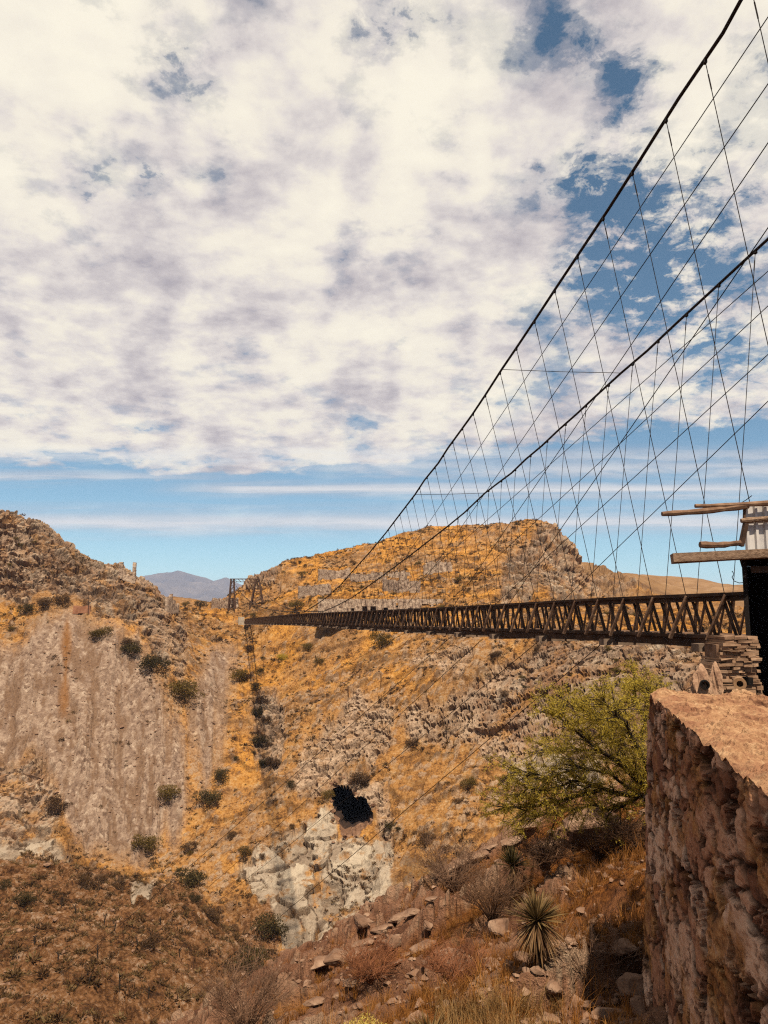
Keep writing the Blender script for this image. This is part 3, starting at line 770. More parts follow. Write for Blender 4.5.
# ------------------------------------------------------------------ the suspension bridge
TS = -191 / 776.5
bd = np.array([TS, 1, 0]) / math.hypot(TS, 1); bn = np.array([bd[1], -bd[0], 0])
DL = 18.8
def onplane(px, py, D):
    r, wy, wz = dirs(px, py)
    k = D / (r - TS * wy)
    return np.array([r * k, wy * k, wz * k])
rail = np.array([onplane(px, py, DL) for px, py in ((722, 593), (660, 595.5), (600, 598.3), (530, 602.3), (460, 606.5), (400, 609.3), (300, 613.6), (262, 617), (245, 619))])
ry, rz = rail[::1, 1], rail[::1, 2]
def hr(Y): return float(np.interp(Y, ry, rz)) if Y >= ry[0] else float(rz[0] + (Y - ry[0]) * (rz[1] - rz[0]) / (ry[1] - ry[0]))
def bp(Y, off, dz=0.0):
    """point Y metres out, off metres right of the left truss, dz from the rail top"""
    return np.array([DL + TS * Y, Y, hr(Y) + dz]) + bn * off
BW = 1.8; Y0 = 27.25; DY = 2.14; YE = 279.0; YS = 23.6
WBASE = bp(YS, BW / 2, -2)
br = empty('suspension_bridge', WBASE)
setp(br, 'long dark timber footbridge hung from two steel cables across the canyon', 'bridge')
YL = [YS] + [Y0 + DY * i for i in range(-1, 118) if Y0 + DY * i < YE] + [YE]
YL = sorted(set(y for y in YL if y >= YS))
for off in (0, BW):
    r_ = MB(); c_ = MB()
    for a, b in zip(YL[:-1], YL[1:]):
        r_.beam(bp(a, off, -.12), bp(b, off, -.12), .13, .24, jit=.008)
        r_.beam(bp(a, off + (-.11 if off == 0 else .11), -.05), bp(b, off + (-.11 if off == 0 else .11), -.05), .08, .12, jit=.006)
        c_.beam(bp(a, off, -1.74), bp(b, off, -1.74), .16, .40, jit=.012)
        c_.beam(bp(a, off + (-.13 if off == 0 else .13), -1.56), bp(b, off + (-.13 if off == 0 else .13), -1.56), .10, .12, jit=.008)
    r_.build('top_rail', M_timber, br); c_.build('bottom_chord', M_timber, br)
dk = MB(); y = YS
while y < YE:
    dk.beam(bp(y, -.05 - random.uniform(0, .12), -1.50), bp(y, BW + .05 + random.uniform(0, .1), -1.50), .10, .05, jit=.006); y += .42
dk.build('deck_boards', M_timber_l, br)
jo = MB()
for off in (.9,):
    for a, b in zip(YL[:-1:3], YL[3::3]): jo.beam(bp(a, off, -1.70), bp(b, off, -1.70), .12, .3)
jo.build('joists', M_timber, br)
braces = []; outr = []
y = YS; i = 0
while y + 1.2 < YE:
    for off in (0, BW):
        braces.append((y, off, [(y, -1.6, y + .62, -.2)]))
        if off == 0: braces.append((y + .58, off, [(y + .62, -.2, y + 1.14, -1.6)]))
    y += 1.07
for k in range(-1, 118):
    yy = Y0 + DY * k
    if yy < YE - 1 and yy > YS + 1:
        outr += [(yy, -1), (yy, 1)]
rest = MB()
for n_, (yy, off, segs) in enumerate(braces):
    mb = MB() if n_ < 100 else rest
    for a, za_, b, zb_ in segs:
        up = za_ < zb_
        o2 = off + (-.05 if off == 0 else .05) * (1 if up else -1)
        mb.beam(bp(a, o2, za_), bp(b, o2, zb_),   .06, .105 if up else .075, up=bn, jit=.008)
    if n_ < 100: mb.build('truss_brace', M_timber if up else M_timber_l, br)
o = rest.build('truss_brace', M_timber, br); o['kind'] = 'stuff'
rest = MB()
for n_, (yy, s_) in enumerate(outr):
    mb = MB() if n_ < 100 else rest
    b0 = -.42 if s_ < 0 else BW + .42; b1 = -.12 if s_ < 0 else BW + .12
    mb.beam(bp(yy + .68, b0, -1.66), bp(yy - .05, b1, -.08), .09, .12, up=bn, jit=.008)
    if n_ < 100: mb.build('outrigger_strut', M_timber_l, br)
o = rest.build('outrigger_strut', M_timber_l, br); o['kind'] = 'stuff'
for k in range(0, 118, 3):
    yy = Y0 + 1.1 + DY * k
    if yy > YE - 1: break
    mb = MB(); mb.beam(bp(yy, -.62, -1.95), bp(yy, BW + .62, -1.95), .44, .28, jit=.015)
    mb.build('cross_beam', M_block, br)
# main cables
LC = [(741, 0), (723, 33), (679, 98), (641, 158.5), (608, 210), (580, 252), (556, 288), (535, 320), (517, 347), (502, 369), (486, 394), (472, 415), (459.7, 432), (448, 448), (438.4, 463), (424.6, 480), (415, 494.6), (398.6, 516), (386, 532.7), (370, 552), (353.7, 570), (341, 584.5), (327, 597), (315.6, 605), (304, 612)]
RCB = [(768, 239), (745, 260), (707, 295), (675, 324.5), (648, 350), (621, 373), (598, 394), (577, 413.6), (559, 429.5), (542, 445.6), (526, 459), (511.5, 473), (498, 483), (485, 493), (464.5, 512.5), (448, 526), (408, 557), (376, 580.6), (351.7, 597.8), (336, 606), (323, 611.5)]
def DLf(px): return float(np.interp(px, [304, 480, 800], [18.0, 16.1, 16.1]))
def DRf(px): return float(np.interp(px, [323, 485, 621, 768], [20.9, 21.1, 22.0, 22.2]))
lc = [onplane(px, py, DLf(px)) for px, py in LC]; rc = [onplane(px, py, DRf(px)) for px, py in RCB]
def extend(pts, dnear):
    a = pts[0]; Y = 13.5
    hn = .00154 * (130 - Y) ** 2
    near = np.array([dnear + TS * Y, Y, hn])
    mid = (near + a) / 2; mid[2] -= .25
    return [near, mid] + pts
TWY = 296.0
TWL = P(232.5, 579, TWY); TWR = P(257.5, 579, TWY)
def farhalf(p0, top):
    out = []
    for k in np.linspace(0.1, 1, 16):
        q = p0 + (top - p0) * k; q[2] = p0[2] + (top[2] - p0[2]) * (k ** 2.4)
        out.append(q)
    return out
lcf = extend(lc, 16.1) + farhalf(lc[-1], TWL); rcf = extend(rc, 22.2) + farhalf(rc[-1], TWR)
for pts in (lcf, rcf):
    mb = MB(); mb.tube(pts, [.062] * (len(pts) - 14) + [.05] * 14, 7); mb.build('main_cable', M_steel, br, smooth=True)
def atY(pts, Y):
    a = np.array(pts); return np.array([np.interp(Y, a[:, 1], a[:, j]) for j in range(3)])
hang = []
for k in range(-4, 118):
    yy = Y0 + DY * k
    for pts, off in ((lcf, -.12), (rcf, BW + .12)):
        if yy < 15 or yy > YE - 2: continue
        c0 = atY(pts, yy); c1 = bp(yy, off, -.1)
        if c0[2] - c1[2] > .25: hang.append((yy, c0, c1))
hang.sort(key=lambda q: q[0]); rest = MB()
for n_, (yy, c0, c1) in enumerate(hang):
    mb = MB() if n_ < 100 else rest
    mid = (c0 + c1) / 2 + np.array([random.uniform(-.03, .03), random.uniform(-.05, .05), 0])
    mb.tube([c0, mid, c1], .0145, 5); mb.box(c0 - np.array([0, 0, .05]), .10, .13, .17); mb.tube([c0 * .97 + c1 * .03, c0 * .94 + c1 * .06], .024, 5)
    if n_ < 100: mb.build('hanger', M_steel, br)
if rest.v:
    o = rest.build('hanger', M_steel, br); o['kind'] = 'stuff'
for (a, b) in (((502, 369.5), (621, 373)), ((415.5, 494.6), (485, 493))):
    p0 = onplane(*a, DLf(a[0])); p1 = onplane(*b, DRf(b[0]))
    mb = MB(); mb.tube([p0, (p0 + p1) / 2 - np.array([0, 0, .03]), p1], .018, 5); mb.build('cable_tie', M_steel, br)
def stay(e0, e1, pdeck, D, Yt, Dt):
    # straight line through two sighted points on the cable's own plane
    a = onplane(pdeck[0], pdeck[1], D)
    sl = (e1[1] - e0[1]) / (e1[0] - e0[0])
    X = Dt + TS * Yt
    # the point over the anchorage that lies on the sighted line
    best = None
    for z in np.linspace(6, 30, 960):
        px, py = proj(X, Yt, z); d = abs(py - (e0[1] + sl * (px - e0[0])))
        if best is None or d < best[0]: best = (d, z)
    b = np.array([X, Yt, best[1]])
    mb = MB(); mb.tube([b, (a + b) / 2 - np.array([0, 0, .05]), a], .018, 5); mb.build('stay_cable', M_steel, br)
for e0, e1, pd in (((768, 17), (428, 524), (368, 613)), ((768, 84), (462, 526), (403, 611)), ((768, 142), (510, 522), (452, 608)), ((768, 227), (563.5, 525), (509, 604))):
    stay(e0, e1, pd, DL, 14.0, 16.1)
for e0, e1, pd in (((768, 270), (485.4, 520), (385, 610)), ((768, 305), (558, 500), (443, 607)), ((768, 353.6), (574, 532), (495, 604.5)), ((768, 399), (603, 560.5), (564, 600))):
    stay(e0, e1, pd, DL + BW, 15.0, 22.2)
gd = [((405, 633), (285, 696)), ((449, 638.6), (7, 1021)), ((483, 638.6), (150, 940)), ((539, 641), (175, 935)), ((600, 645), (150, 1024))]
gh_ = hits([g_[1][0] for g_ in gd], [g_[1][1] for g_ in gd], 60, 300)
for (pd, pe), e in zip(gd, gh_):
    a = onplane(pd[0], pd[1], DL)
    mb = MB(); mb.tube([a, (a + e) / 2 - np.array([0, 0, .3]), e], .02, 5); mb.build('guy_cable', M_steel, br)

# ------------------------------------------------------------------ far bridge tower, abutment
tb = P(245, 611, TWY); tz = float(terrain(np.array([tb[0]]), np.array([tb[1]]))[0][0])
tw = empty('bridge_tower', (tb[0], tb[1], tz)); setp(tw, 'rusty lattice portal tower at the far end of the footbridge', 'tower')
def leg(xt, xb0, xb1, yb):
    mb = MB(); top = P(xt, 579, TWY)
    foot = [np.array([P(x_, 611, TWY)[0], TWY + dy, tz - .5]) for x_ in (xb0, xb1) for dy in (-yb, yb)]
    tops = [top + np.array([sx_ * .55, dy, 0]) for sx_ in (-1, 1) for dy in (-.5, .5)]
    for f_, t_ in zip(foot, tops): mb.beam(f_, t_, .32, .32)
    for a_, b_ in ((0, 1), (2, 3), (0, 2), (1, 3)):
        for k in range(5):
            l0, l1 = k / 5, (k + 1) / 5
            mb.beam(foot[a_] * (1 - l0) + tops[a_] * l0, foot[b_] * (1 - l1) + tops[b_] * l1, .14, .14)
            mb.beam(foot[a_] * (1 - l1) + tops[a_] * l1, foot[b_] * (1 - l1) + tops[b_] * l1, .14, .14)
    return mb
M_rust = speckle_mat('rusted_lattice', [(.3, (.05, .026, .017)), (.7, (.13, .07, .045))], 1, 6, .9)
leg(232.5, 228.5, 235, 1.2).build('tower_leg', M_rust, tw); leg(257.5, 250, 264, 2).build('tower_leg', M_rust, tw)
mb = MB(); a, b = P(230, 579, TWY), P(260, 579, TWY)
mb.beam(a, b, .4, .35); mb.beam(a - np.array([0, 0, 1.1]), b - np.array([0, 0, 1.1]), .25, .2)
for k in range(8):
    l0, l1 = k / 8, (k + 1) / 8
    mb.beam(a + (b - a) * l0, a + (b - a) * l1 - np.array([0, 0, 1.1]), .14, .14)
mb.build('crossbeam', M_rust, tw)
ab = bp(YE + .6, .9, -2.2)
at = empty('bridge_abutment', (ab[0], ab[1], ab[2] - 5)); setp(at, 'dark masonry abutment with a pale block under the far end of the bridge', 'abutment')
mb = MB()
for k in range(9):
    mb.box((ab[0] + random.uniform(-.1, .1), ab[1], ab[2] - .35 - k * .7), 2.5, 2.2, .72, .24, .08)
mb.build('pier', M_cave, at)
mb = MB(); q = P(241, 621, YE + 2); mb.box(q, 2.2, 2.0, 3.0, .24, .1); mb.build('cap_block', M_pale, at)

# ------------------------------------------------------------------ near hut with timbers
HY = 22.0
hb0 = P(744, 705, HY)
hut = empty('watch_hut', (hb0[0] + 1.5, HY + 1.8, -3.3)); setp(hut, 'dark open hut with white metal sheet and jutting timbers behind the stone wall', 'hut')
def hz(py): return float(P(756, py, HY)[2])
def hx(px, py=600): return float(P(px, py, HY)[0])
x0 = hx(745, 620); x1 = x0 + 3.2; zt = hz(560); zb_ = -3.4; dp = 3.8
hang_ = -math.atan2(x0, HY) - .01; hx_d = np.array([math.cos(hang_), math.sin(hang_), 0]); hy_d = np.array([-math.sin(hang_), math.cos(hang_), 0]); h0 = np.array([x0, HY, 0])
def hl(a_, b_, z_): return h0 + hx_d * a_ + hy_d * b_ + np.array([0, 0, z_])
hm_ = (zt + zb_) / 2; hh_ = zt - zb_
mb = MB(); mb.box(hl(.06, dp / 2, hm_), .12, dp, hh_, hang_); mb.box(hl(3.2, dp / 2, hm_), .12, dp, hh_, hang_); mb.box(hl(1.6, dp, hm_), 3.06, .12, hh_, hang_); mb.build('board_wall', M_hut_shade, hut)
mb = MB(); mb.box(hl(1.6, dp / 2 - .1, zt + .045), 3.3, dp + .2, .08, hang_); mb.build('roof', M_hut_shade, hut)
mb = MB(); mb.box(hl(1.7, .05, zt - .28), 2.95, .1, .18, hang_); mb.build('lintel', M_timber, hut)
# ribbed metal sheet
sh_ = MB(); xs = []; xx = hx(742.5, 530); wdt = 3.0; zt1, zt0 = hz(503.5), hz(556)
prof = [(0, 0), (.03, -.07), (.10, -.07), (.13, 0), (.26, 0)]
pts = []
while xx < hx(742.5, 530) + wdt:
    pts += [(xx + a_, HY - .12 + b_) for a_, b_ in prof[:-1]]; xx += .27
vs = [(a_, b_, zt0) for a_, b_ in pts] + [(a_, b_, zt1) for a_, b_ in pts] + [(a_, b_ + .012, zt0) for a_, b_ in pts] + [(a_, b_ + .012, zt1) for a_, b_ in pts]
n_ = len(pts)
sh_.add(vs, [(k, k + 1, n_ + k + 1, n_ + k) for k in range(n_ - 1)] + [(2 * n_ + k + 1, 2 * n_ + k, 3 * n_ + k, 3 * n_ + k + 1) for k in range(n_ - 1)] + [(0, n_, 3 * n_, 2 * n_), (n_ - 1, 2 * n_ - 1 + n_ , 4 * n_ - 1, 2 * n_ - 1)])
sh_.build('metal_sheet', M_sheet, hut)
def log(mb, a, b, Ya, Yb, r0, r1, n=8):
    p0 = P(a[0], a[1], Ya); p1 = P(b[0], b[1], Yb)
    pts = []; rr2 = []
    for k in range(n):
        l = k / (n - 1); q = p0 * (1 - l) + p1 * l
        q[2] += math.sin(l * 5 + a[0]) * .02; pts.append(q); rr2.append((r0 * (1 - l) + r1 * l) * (1 + .12 * math.sin(l * 17 + a[1])))
    mb.tube(pts, rr2, 8)
for a, b, Ya, Yb, r0, r1, mt in (((662, 514.5), (748, 506), 21.5, 21.7, .07, .10, M_timber_l), ((695, 505.5), (800, 503), 21.6, 21.7, .055, .09, M_timber_l), ((741, 520.5), (800, 518), 21.72, 21.72, .07, .08, M_plank), ((700, 545), (742, 543.5), 21.6, 21.72, .10, .07, M_timber_l)):
    mb = MB(); log(mb, a, b, Ya, Yb, r0, r1); mb.build('timber', mt, hut)
mb = MB(); mb.beam(P(672, 558.5, 21.3), P(830, 549.5, 21.6), .22, .26, jit=.03); mb.beam(P(690, 554.6, 21.35), P(830, 546.5, 21.62), .12, .05, jit=.02); mb.build('timber', M_plank, hut)
mb = MB(); mb.beam(P(741, 546, 21.7), P(745.5, 524, 21.74), .14, .12, jit=.02); mb.beam(P(744, 524, 21.76), P(744.5, 506, 21.76), .06, .06); mb.build('upright', M_timber, hut)
mb = MB(); mb.tube([P(732, 571, 21.8), P(734, 574, 21.8), P(732, 577, 21.8), P(734, 581, 21.8), P(739, 583, 21.8), P(745, 582.5, 21.8)], .012, 5)
mb.tube([P(741, 503, 21.7), P(746, 500, 21.7), P(752, 495.5, 21.6)], .012, 5); mb.build('wire', M_steel, hut)

# ------------------------------------------------------------------ dry-stone pier at the near bridge end
pc = P(733, 665, 20.5); pr = empty('stone_pier', (pc[0], pc[1], -4.2)); setp(pr, 'stepped dry stone pier of thin brown slabs beside the dark hut', 'pier')
mb = MB(); zc = -4.3; ztop = float(P(733, 639, 20.5)[2])
lay = 0
while zc < ztop:
    th_ = random.uniform(.04, .10)
    lft = float(np.interp(zc, [-2.4, -1.6, -1.15, ztop], [hx(700) - .1, hx(709), hx(716), hx(722)])) * 20.5 / 22 + random.uniform(-.03, .03)
    x = lft; xe = hx(752) * 20.5 / 22
    while x < xe:
        w_ = random.uniform(.14, .5); w2_ = min(w_, xe - x + .1)
        mb.box((x + w2_ / 2, 20.5 + .45 + random.uniform(-.025, .025), zc + th_ / 2), w2_ - .015, 1.0 + random.uniform(-.15, .15), th_ - .008, random.uniform(-.05, .05), .014)
        x += w_
    zc += th_; lay += 1
mb.build('slabs', speckle_mat('brown_slab_stone', [(.3, (.16, .09, .055)), (.5, (.30, .185, .12)), (.7, (.44, .30, .21))], 1.8, 8, .95, .8, .04), pr)
mb = MB(); mb.box((pc[0] + .1, pc[1] + .5, (ztop - 4.4) / 2), .95, .7, ztop + 4.1, 0, .02); mb.build('core', M_timber_l, pr)

# pointed mortared stones behind the wall end, pipes
def lump(name, px, py0, py1, wpx, Y, label, cat, seed, tip):
    a = P(px, py1, Y); b = P(px, py0, Y); w_ = wpx / F * Y
    bm = bmesh.new(); bmesh.ops.create_icosphere(bm, subdivisions=4, radius=1)
    hh = b[2] - a[2]
    V0 = np.array([v.co[:] for v in bm.verts])
    k = (V0[:, 2] + 1) / 2
    tp_ = (1 - tip * k ** 1.2)
    n_ = fbm(V0[:, 0] * 1.7 + V0[:, 2], V0[:, 1] * 1.7 - V0[:, 2], 4, seed) * .34
    W = np.stack([V0[:, 0] * w_ * .62 * tp_ * (1 + n_) + k * tip * w_ * .12, V0[:, 1] * w_ * .5 * tp_ * (1 + n_), k * hh * 1.02 - .12 * (1 - k)], 1)
    for v, c_ in zip(bm.verts, W): v.co = c_
    me_ = bpy.data.meshes.new(name); bm.to_mesh(me_); bm.free()
    o = link_me(name, me_, M_lump, None, a); setp(o, label, cat); return o
M_lump = speckle_mat('pink_mortar', [(.3, (.22, .12, .08)), (.5, (.40, .25, .17)), (.7, (.5, .34, .24))], 6, 8, .95, .7, .03)
lump('pointed_stone', 701, 664, 694, 20, 9.35, 'pinkish pointed stone with a dark pipe mouth at the wall end', 'stone', 5, .62)
lump('pointed_stone', 716, 662, 694, 13, 9.55, 'slender pointed stone standing right of the pipe mouth', 'stone', 9, .55)
def pipe(px, py, rpx, Y, wallr, length, mat, label, yaw, cat='pipe', name='pipe'):
    c = P(px, py, Y); r = rpx / F * Y; o_ = MB()
    d = np.array([math.sin(yaw), math.cos(yaw), .0]); n_ = 20; rings = []
    s = np.array([math.cos(yaw), -math.sin(yaw), 0]); u = np.array([0, 0, 1.])
    for (rr3, l) in ((r, length), (r, .0), (r * wallr, 0), (r * wallr, length * .9)):
        rings.append([c + d * l + (s * math.cos(2 * PI * k / n_) + u * math.sin(2 * PI * k / n_)) * rr3 for k in range(n_)])
    vs = [p for q in rings for p in q]
    fs = [(a_ * n_ + k, a_ * n_ + (k + 1) % n_, (a_ + 1) * n_ + (k + 1) % n_, (a_ + 1) * n_ + k) for a_ in range(3) for k in range(n_)]
    fs += [tuple(3 * n_ + k for k in range(n_))]
    o_.add(vs, fs, 0)
    ob = o_.build(name, mat, None, c); setp(ob, label, cat); return ob
pipe(705, 685, 4.6, 9.18, .72, .4, M_black, 'black pipe mouth poking out between the pointed stones', .33)
pipe(740, 684, 6.0, 9.05, .52, .16, M_terr, 'short terracotta pipe lying on the wall end by the dark hut', .36)
mb = MB(); q = P(748, 681, 9.3); mb.box(q, .07, .1, .09, .2, .01)
o = mb.build('brick_shard', M_black, None, q); setp(o, 'small black shard wedged between terracotta pipe and hut', 'brick')

# ------------------------------------------------------------------ ruins
def masonry(mb, a, b, h, th_, openings=(), rough=.25, seg=.8):
    """a wall standing from ground point a to b, ragged top, openings = (start, end, sill, head) along the wall in metres"""
    a = np.array(a, float); b = np.array(b, float); L = np.linalg.norm((b - a)[:2]); e = (b - a) / L
    ang_ = math.atan2(e[1], e[0])
    cuts = sorted(set([0, L] + [v for o_ in openings for v in o_[:2]] + list(np.arange(seg, L, seg))))
    rr4 = random.Random(int(L * 100)); walk = 0.0
    for s0, s1 in zip(cuts[:-1], cuts[1:]):
        if s1 - s0 < .02: continue
        m_ = (s0 + s1) / 2; c = a + e * m_; walk = min(max(walk + rr4.gauss(0, .10 * h if rough > .12 else 0), 0), .5 * h); top = h - abs(rr4.gauss(0, rough)) - walk
        spans = [(-.8, top)]
        for o_ in openings:
            if o_[0] <= m_ <= o_[1]: spans = [(-.8, o_[2])] + ([(o_[3], top)] if o_[3] < top - .1 else [])
        for z0_, z1_ in spans:
            if z1_ - z0_ > .03: mb.box((c[0], c[1], c[2] + (z0_ + z1_) / 2), s1 - s0, th_ + rr4.uniform(-.12, .12), z1_ - z0_, ang_, .03)
def gz_(x, y): return float(terrain(np.array([x]), np.array([y]))[0][0])
YH = 246.0
def hp(px, py=604): return P(px, py, YH)
base_z = P(400, 611, YH)[2]
rh = empty('ruined_house', (hp(385)[0], YH + 2, base_z)); setp(rh, 'long roofless stone house with square openings behind the bridge rail', 'house')
mpp = YH / F
def opn(x0_, x1_, s, t_): return ((x0_ - 318) * mpp, (x1_ - 318) * mpp, s, t_)
a = hp(318); b = hp(443); a[2] = b[2] = base_z
mb = MB(); htop = P(400, 598.8, YH)[2] - base_z
masonry(mb, a, b, htop, .7, [opn(351, 354, 0, .9), opn(362, 367, 0, 1.5), opn(370, 375.5, 0, 1.5), opn(383, 387.5, 0, 1.1), opn(395, 397.6, 1.2, 2.5), opn(407, 412, 0, .9), opn(421, 430, -.5, 2.3), opn(432.6, 435.6, .9, 2.3)], .08)
mb.build('front_wall', M_ruin, rh)
mb = MB(); a2 = a + np.array([0, 7, 0]); b2 = b + np.array([0, 7, 0]); masonry(mb, a2, b2, htop - .1, .6, (), .2); mb.build('back_wall', M_ruin, rh)
for l in (0.0, .3, .62, 1.0):
    mb = MB(); c0 = a + (b - a) * l + np.array([.35 - .7 * l, .36, 0]); masonry(mb, c0, c0 + np.array([0, 6.3, 0]), htop - .15, .5, (), .15); mb.build('cross_wall', M_ruin, rh)
mb = MB(); mb.box(((a[0] + b[0]) / 2, YH + 3.5, base_z + 1.9), (b - a)[0] - 1.2, 6.1, .12); mb.build('inner_slab', M_cave, rh)  # level dark slab spanning the inside of the walls
def rwall(pts, h, th_, label, rough=.2, name='retaining_wall', cat='wall', mat=None, ops=()):
    hs = hits([p[0] for p in pts], [p[1] for p in pts], 150, 420)
    mb = MB()
    for p_, q_ in zip(hs[:-1], hs[1:]): masonry(mb, p_, q_, h, th_, ops, rough)
    o = mb.build(name, mat or M_ruin, None, hs[0]); setp(o, label, cat); return o
rwall([(319, 580), (336, 579), (350, 578)], 4.0, 1.2, 'weathered retaining wall highest left on the golden hill terraces', .15)
rwall([(351, 580), (368, 580), (382, 580)], 2.4, 1.2, 'long low terrace wall between two higher grey terraces', .25)
rwall([(384, 590), (402, 591), (420, 592)], 5.6, 1.4, 'massive grey terrace wall above the roofless stone house', .5)
rwall([(424, 574), (436, 572), (452, 571)], 4.2, 1.2, 'broken terrace wall beneath the hilltop on the right', .7)
rwall([(299, 597), (316, 595), (330, 594)], 4.0, 1.2, 'pale tumbled wall beside the round olive tree', .4)
rwall([(384, 577), (410, 575)], 1.8, .9, 'thin upper terrace course over the massive grey wall', .4)
rwall([(212, 609), (226, 608), (238, 607)], 4.2, .8, 'ruined adobe wall on the plateau left of the tower', .5)
rwall([(166, 612), (178, 612)], 6.0, .9, 'tall pale ruined wall at the foot of the rocky spur', .8)
hs = hits([121, 134], [578, 583], 200, 300)
rd = empty('ridge_ruin', hs[0]); setp(rd, 'small roofless ruin with two chimneys of stone on the left ridge', 'ruin')
mb = MB(); masonry(mb, hs[0], hs[1], P(128, 572, hs[:, 1].mean())[2] - hs[:, 2].mean(), .7, (), .25); mb.build('wall', M_ruin, rd)
for q_, w_, px_ in ((hs[0], 1.2, 121), (hs[1], 1.0, 134)):
    mb = MB(); z_ = q_[2] - .5; zt_ = P(px_, 563.5, q_[1])[2]
    while z_ < zt_:
        mb.box((q_[0], q_[1] - .1, z_ + .25), w_, w_, .48, random.uniform(-.1, .1), .06); z_ += .5
    mb.build('pillar', M_ruin, rd)
q_ = hits([82], [613], 200, 260)[0]
mb = MB(); 
for k in range(3): mb.box((q_[0] + (k - 1) * 1.7, q_[1], q_[2] + .9), 1.7, 1.6, 2.3 + random.uniform(-.3, .2), .1, .1)
o = mb.build('masonry_block', speckle_mat('red_masonry', [(.3, (.24, .1, .06)), (.7, (.4, .2, .12))], 1, 6), None, q_); setp(o, 'reddish masonry block on the trail across the left hill', 'masonry block')
q_ = hits([88], [615], 200, 260)[0]
mb = MB(); mb.tube([q_ - np.array([0, 0, .5]), q_ + np.array([0, 0, 5.4])], [.14, .09], 6); mb.beam(q_ + np.array([-.7, 0, 5.0]), q_ + np.array([.7, 0, 5.0]), .12, .12)
o = mb.build('utility_pole', M_timber, None, q_); setp(o, 'thin wooden pole with a short crossarm beside the trail on the left hill', 'pole')

# ------------------------------------------------------------------ mine mouth
aa = np.linspace(0, 2 * PI, 40, endpoint=False)
hm = hits(MC[0] + MRX * 1.22 * mouth_r(aa) * np.cos(aa), MC[1] + MRY * 1.18 * mouth_r(aa) * np.sin(aa), 140, 240)
cen = hm.mean(0); vs = []; nr_ = len(aa)
for k, (dy, sc) in enumerate(((.4, 1.0), (3.0, .92), (7, .88), (14, .8), (24, .7), (36, .5))):
    for i_, p_ in enumerate(hm):
        q = cen + (p_ - cen) * sc
        jit = .5 * (k > 0)
        vs.append((q[0] + random.uniform(-jit, jit), q[1] * .35 + (.65 * cen[1] if k > 1 else .65 * q[1]) + dy, q[2] - dy * .10 + random.uniform(-jit, jit)))
vs.append((cen[0], cen[1] + 37, cen[2] - 4))
fs = [(a_ * nr_ + k, a_ * nr_ + (k + 1) % nr_, (a_ + 1) * nr_ + (k + 1) % nr_, (a_ + 1) * nr_ + k) for a_ in range(5) for k in range(nr_)] + [(5 * nr_ + k, 5 * nr_ + (k + 1) % nr_, 6 * nr_) for k in range(nr_)]
M_rim = speckle_mat('mine_rim_rock', [(.3, (.10, .05, .03)), (.5, (.24, .13, .08)), (.7, (.36, .22, .15))], .8, 9, .95, 1, .5)
mb = MB(); mb.add(vs, fs[:2 * nr_], 0); mb.f += fs[2 * nr_:]; mb.mi += [1] * (len(fs) - 2 * nr_); 
for k_ in range(30):
    i_ = random.choice([q_ for q_ in range(nr_) if math.sin(aa[q_]) < .45 or random.random() < .3]); tv_, tf_ = rock_template(3000 + k_ % 9, 14); sc_k = random.uniform(.4, 1.4)
    p_ = cen + (hm[i_] - cen) * random.uniform(.78, .98); a_ = random.uniform(0, 6.28); ca, sa_ = math.cos(a_), math.sin(a_)
    mb.add([(p_[0] + (v_[0] * ca - v_[1] * sa_) * sc_k * 1.2, p_[1] + .5 + (v_[0] * sa_ + v_[1] * ca) * sc_k, p_[2] + v_[2] * sc_k * 1.3) for v_ in tv_], [tuple(map(int, q)) for q in tf_], 0)
o = mb.build('mine_mouth', [M_rim, M_cave], None, cen)
setp(o, 'black cave-like mine opening in the far canyon slope', 'mine opening')

# ------------------------------------------------------------------ individual bushes
SH = [shrub_mesh('bush_mesh', 40 + k, 1900, f_) for k, f_ in enumerate((.95, .8, .7, 1.05, .85))]
def bush(q_, w_, mat, label, group=None, name='desert_bush', cat='bush', me_=None, hs_=None):
    k = random.randrange(len(SH)); src = me_ or SH[k]
    key = src.name + mat.name
    if key not in bush.cache:
        c_ = src.copy(); c_.materials.clear(); c_.materials.append(mat); c_.name = 'bush_mesh'; bush.cache[key] = c_
    o = bpy.data.objects.new(name, bush.cache[key]); COL.objects.link(o)
    o.location = (q_[0], q_[1], q_[2] - .04 * w_); o.rotation_euler = (0, 0, random.uniform(0, 6.28))
    o.scale = (w_ * random.uniform(.95, 1.15), w_ * random.uniform(.95, 1.15), w_ * (hs_ or random.uniform(.8, 1.05)))
    setp(o, label, cat, group); return o
bush.cache = {}
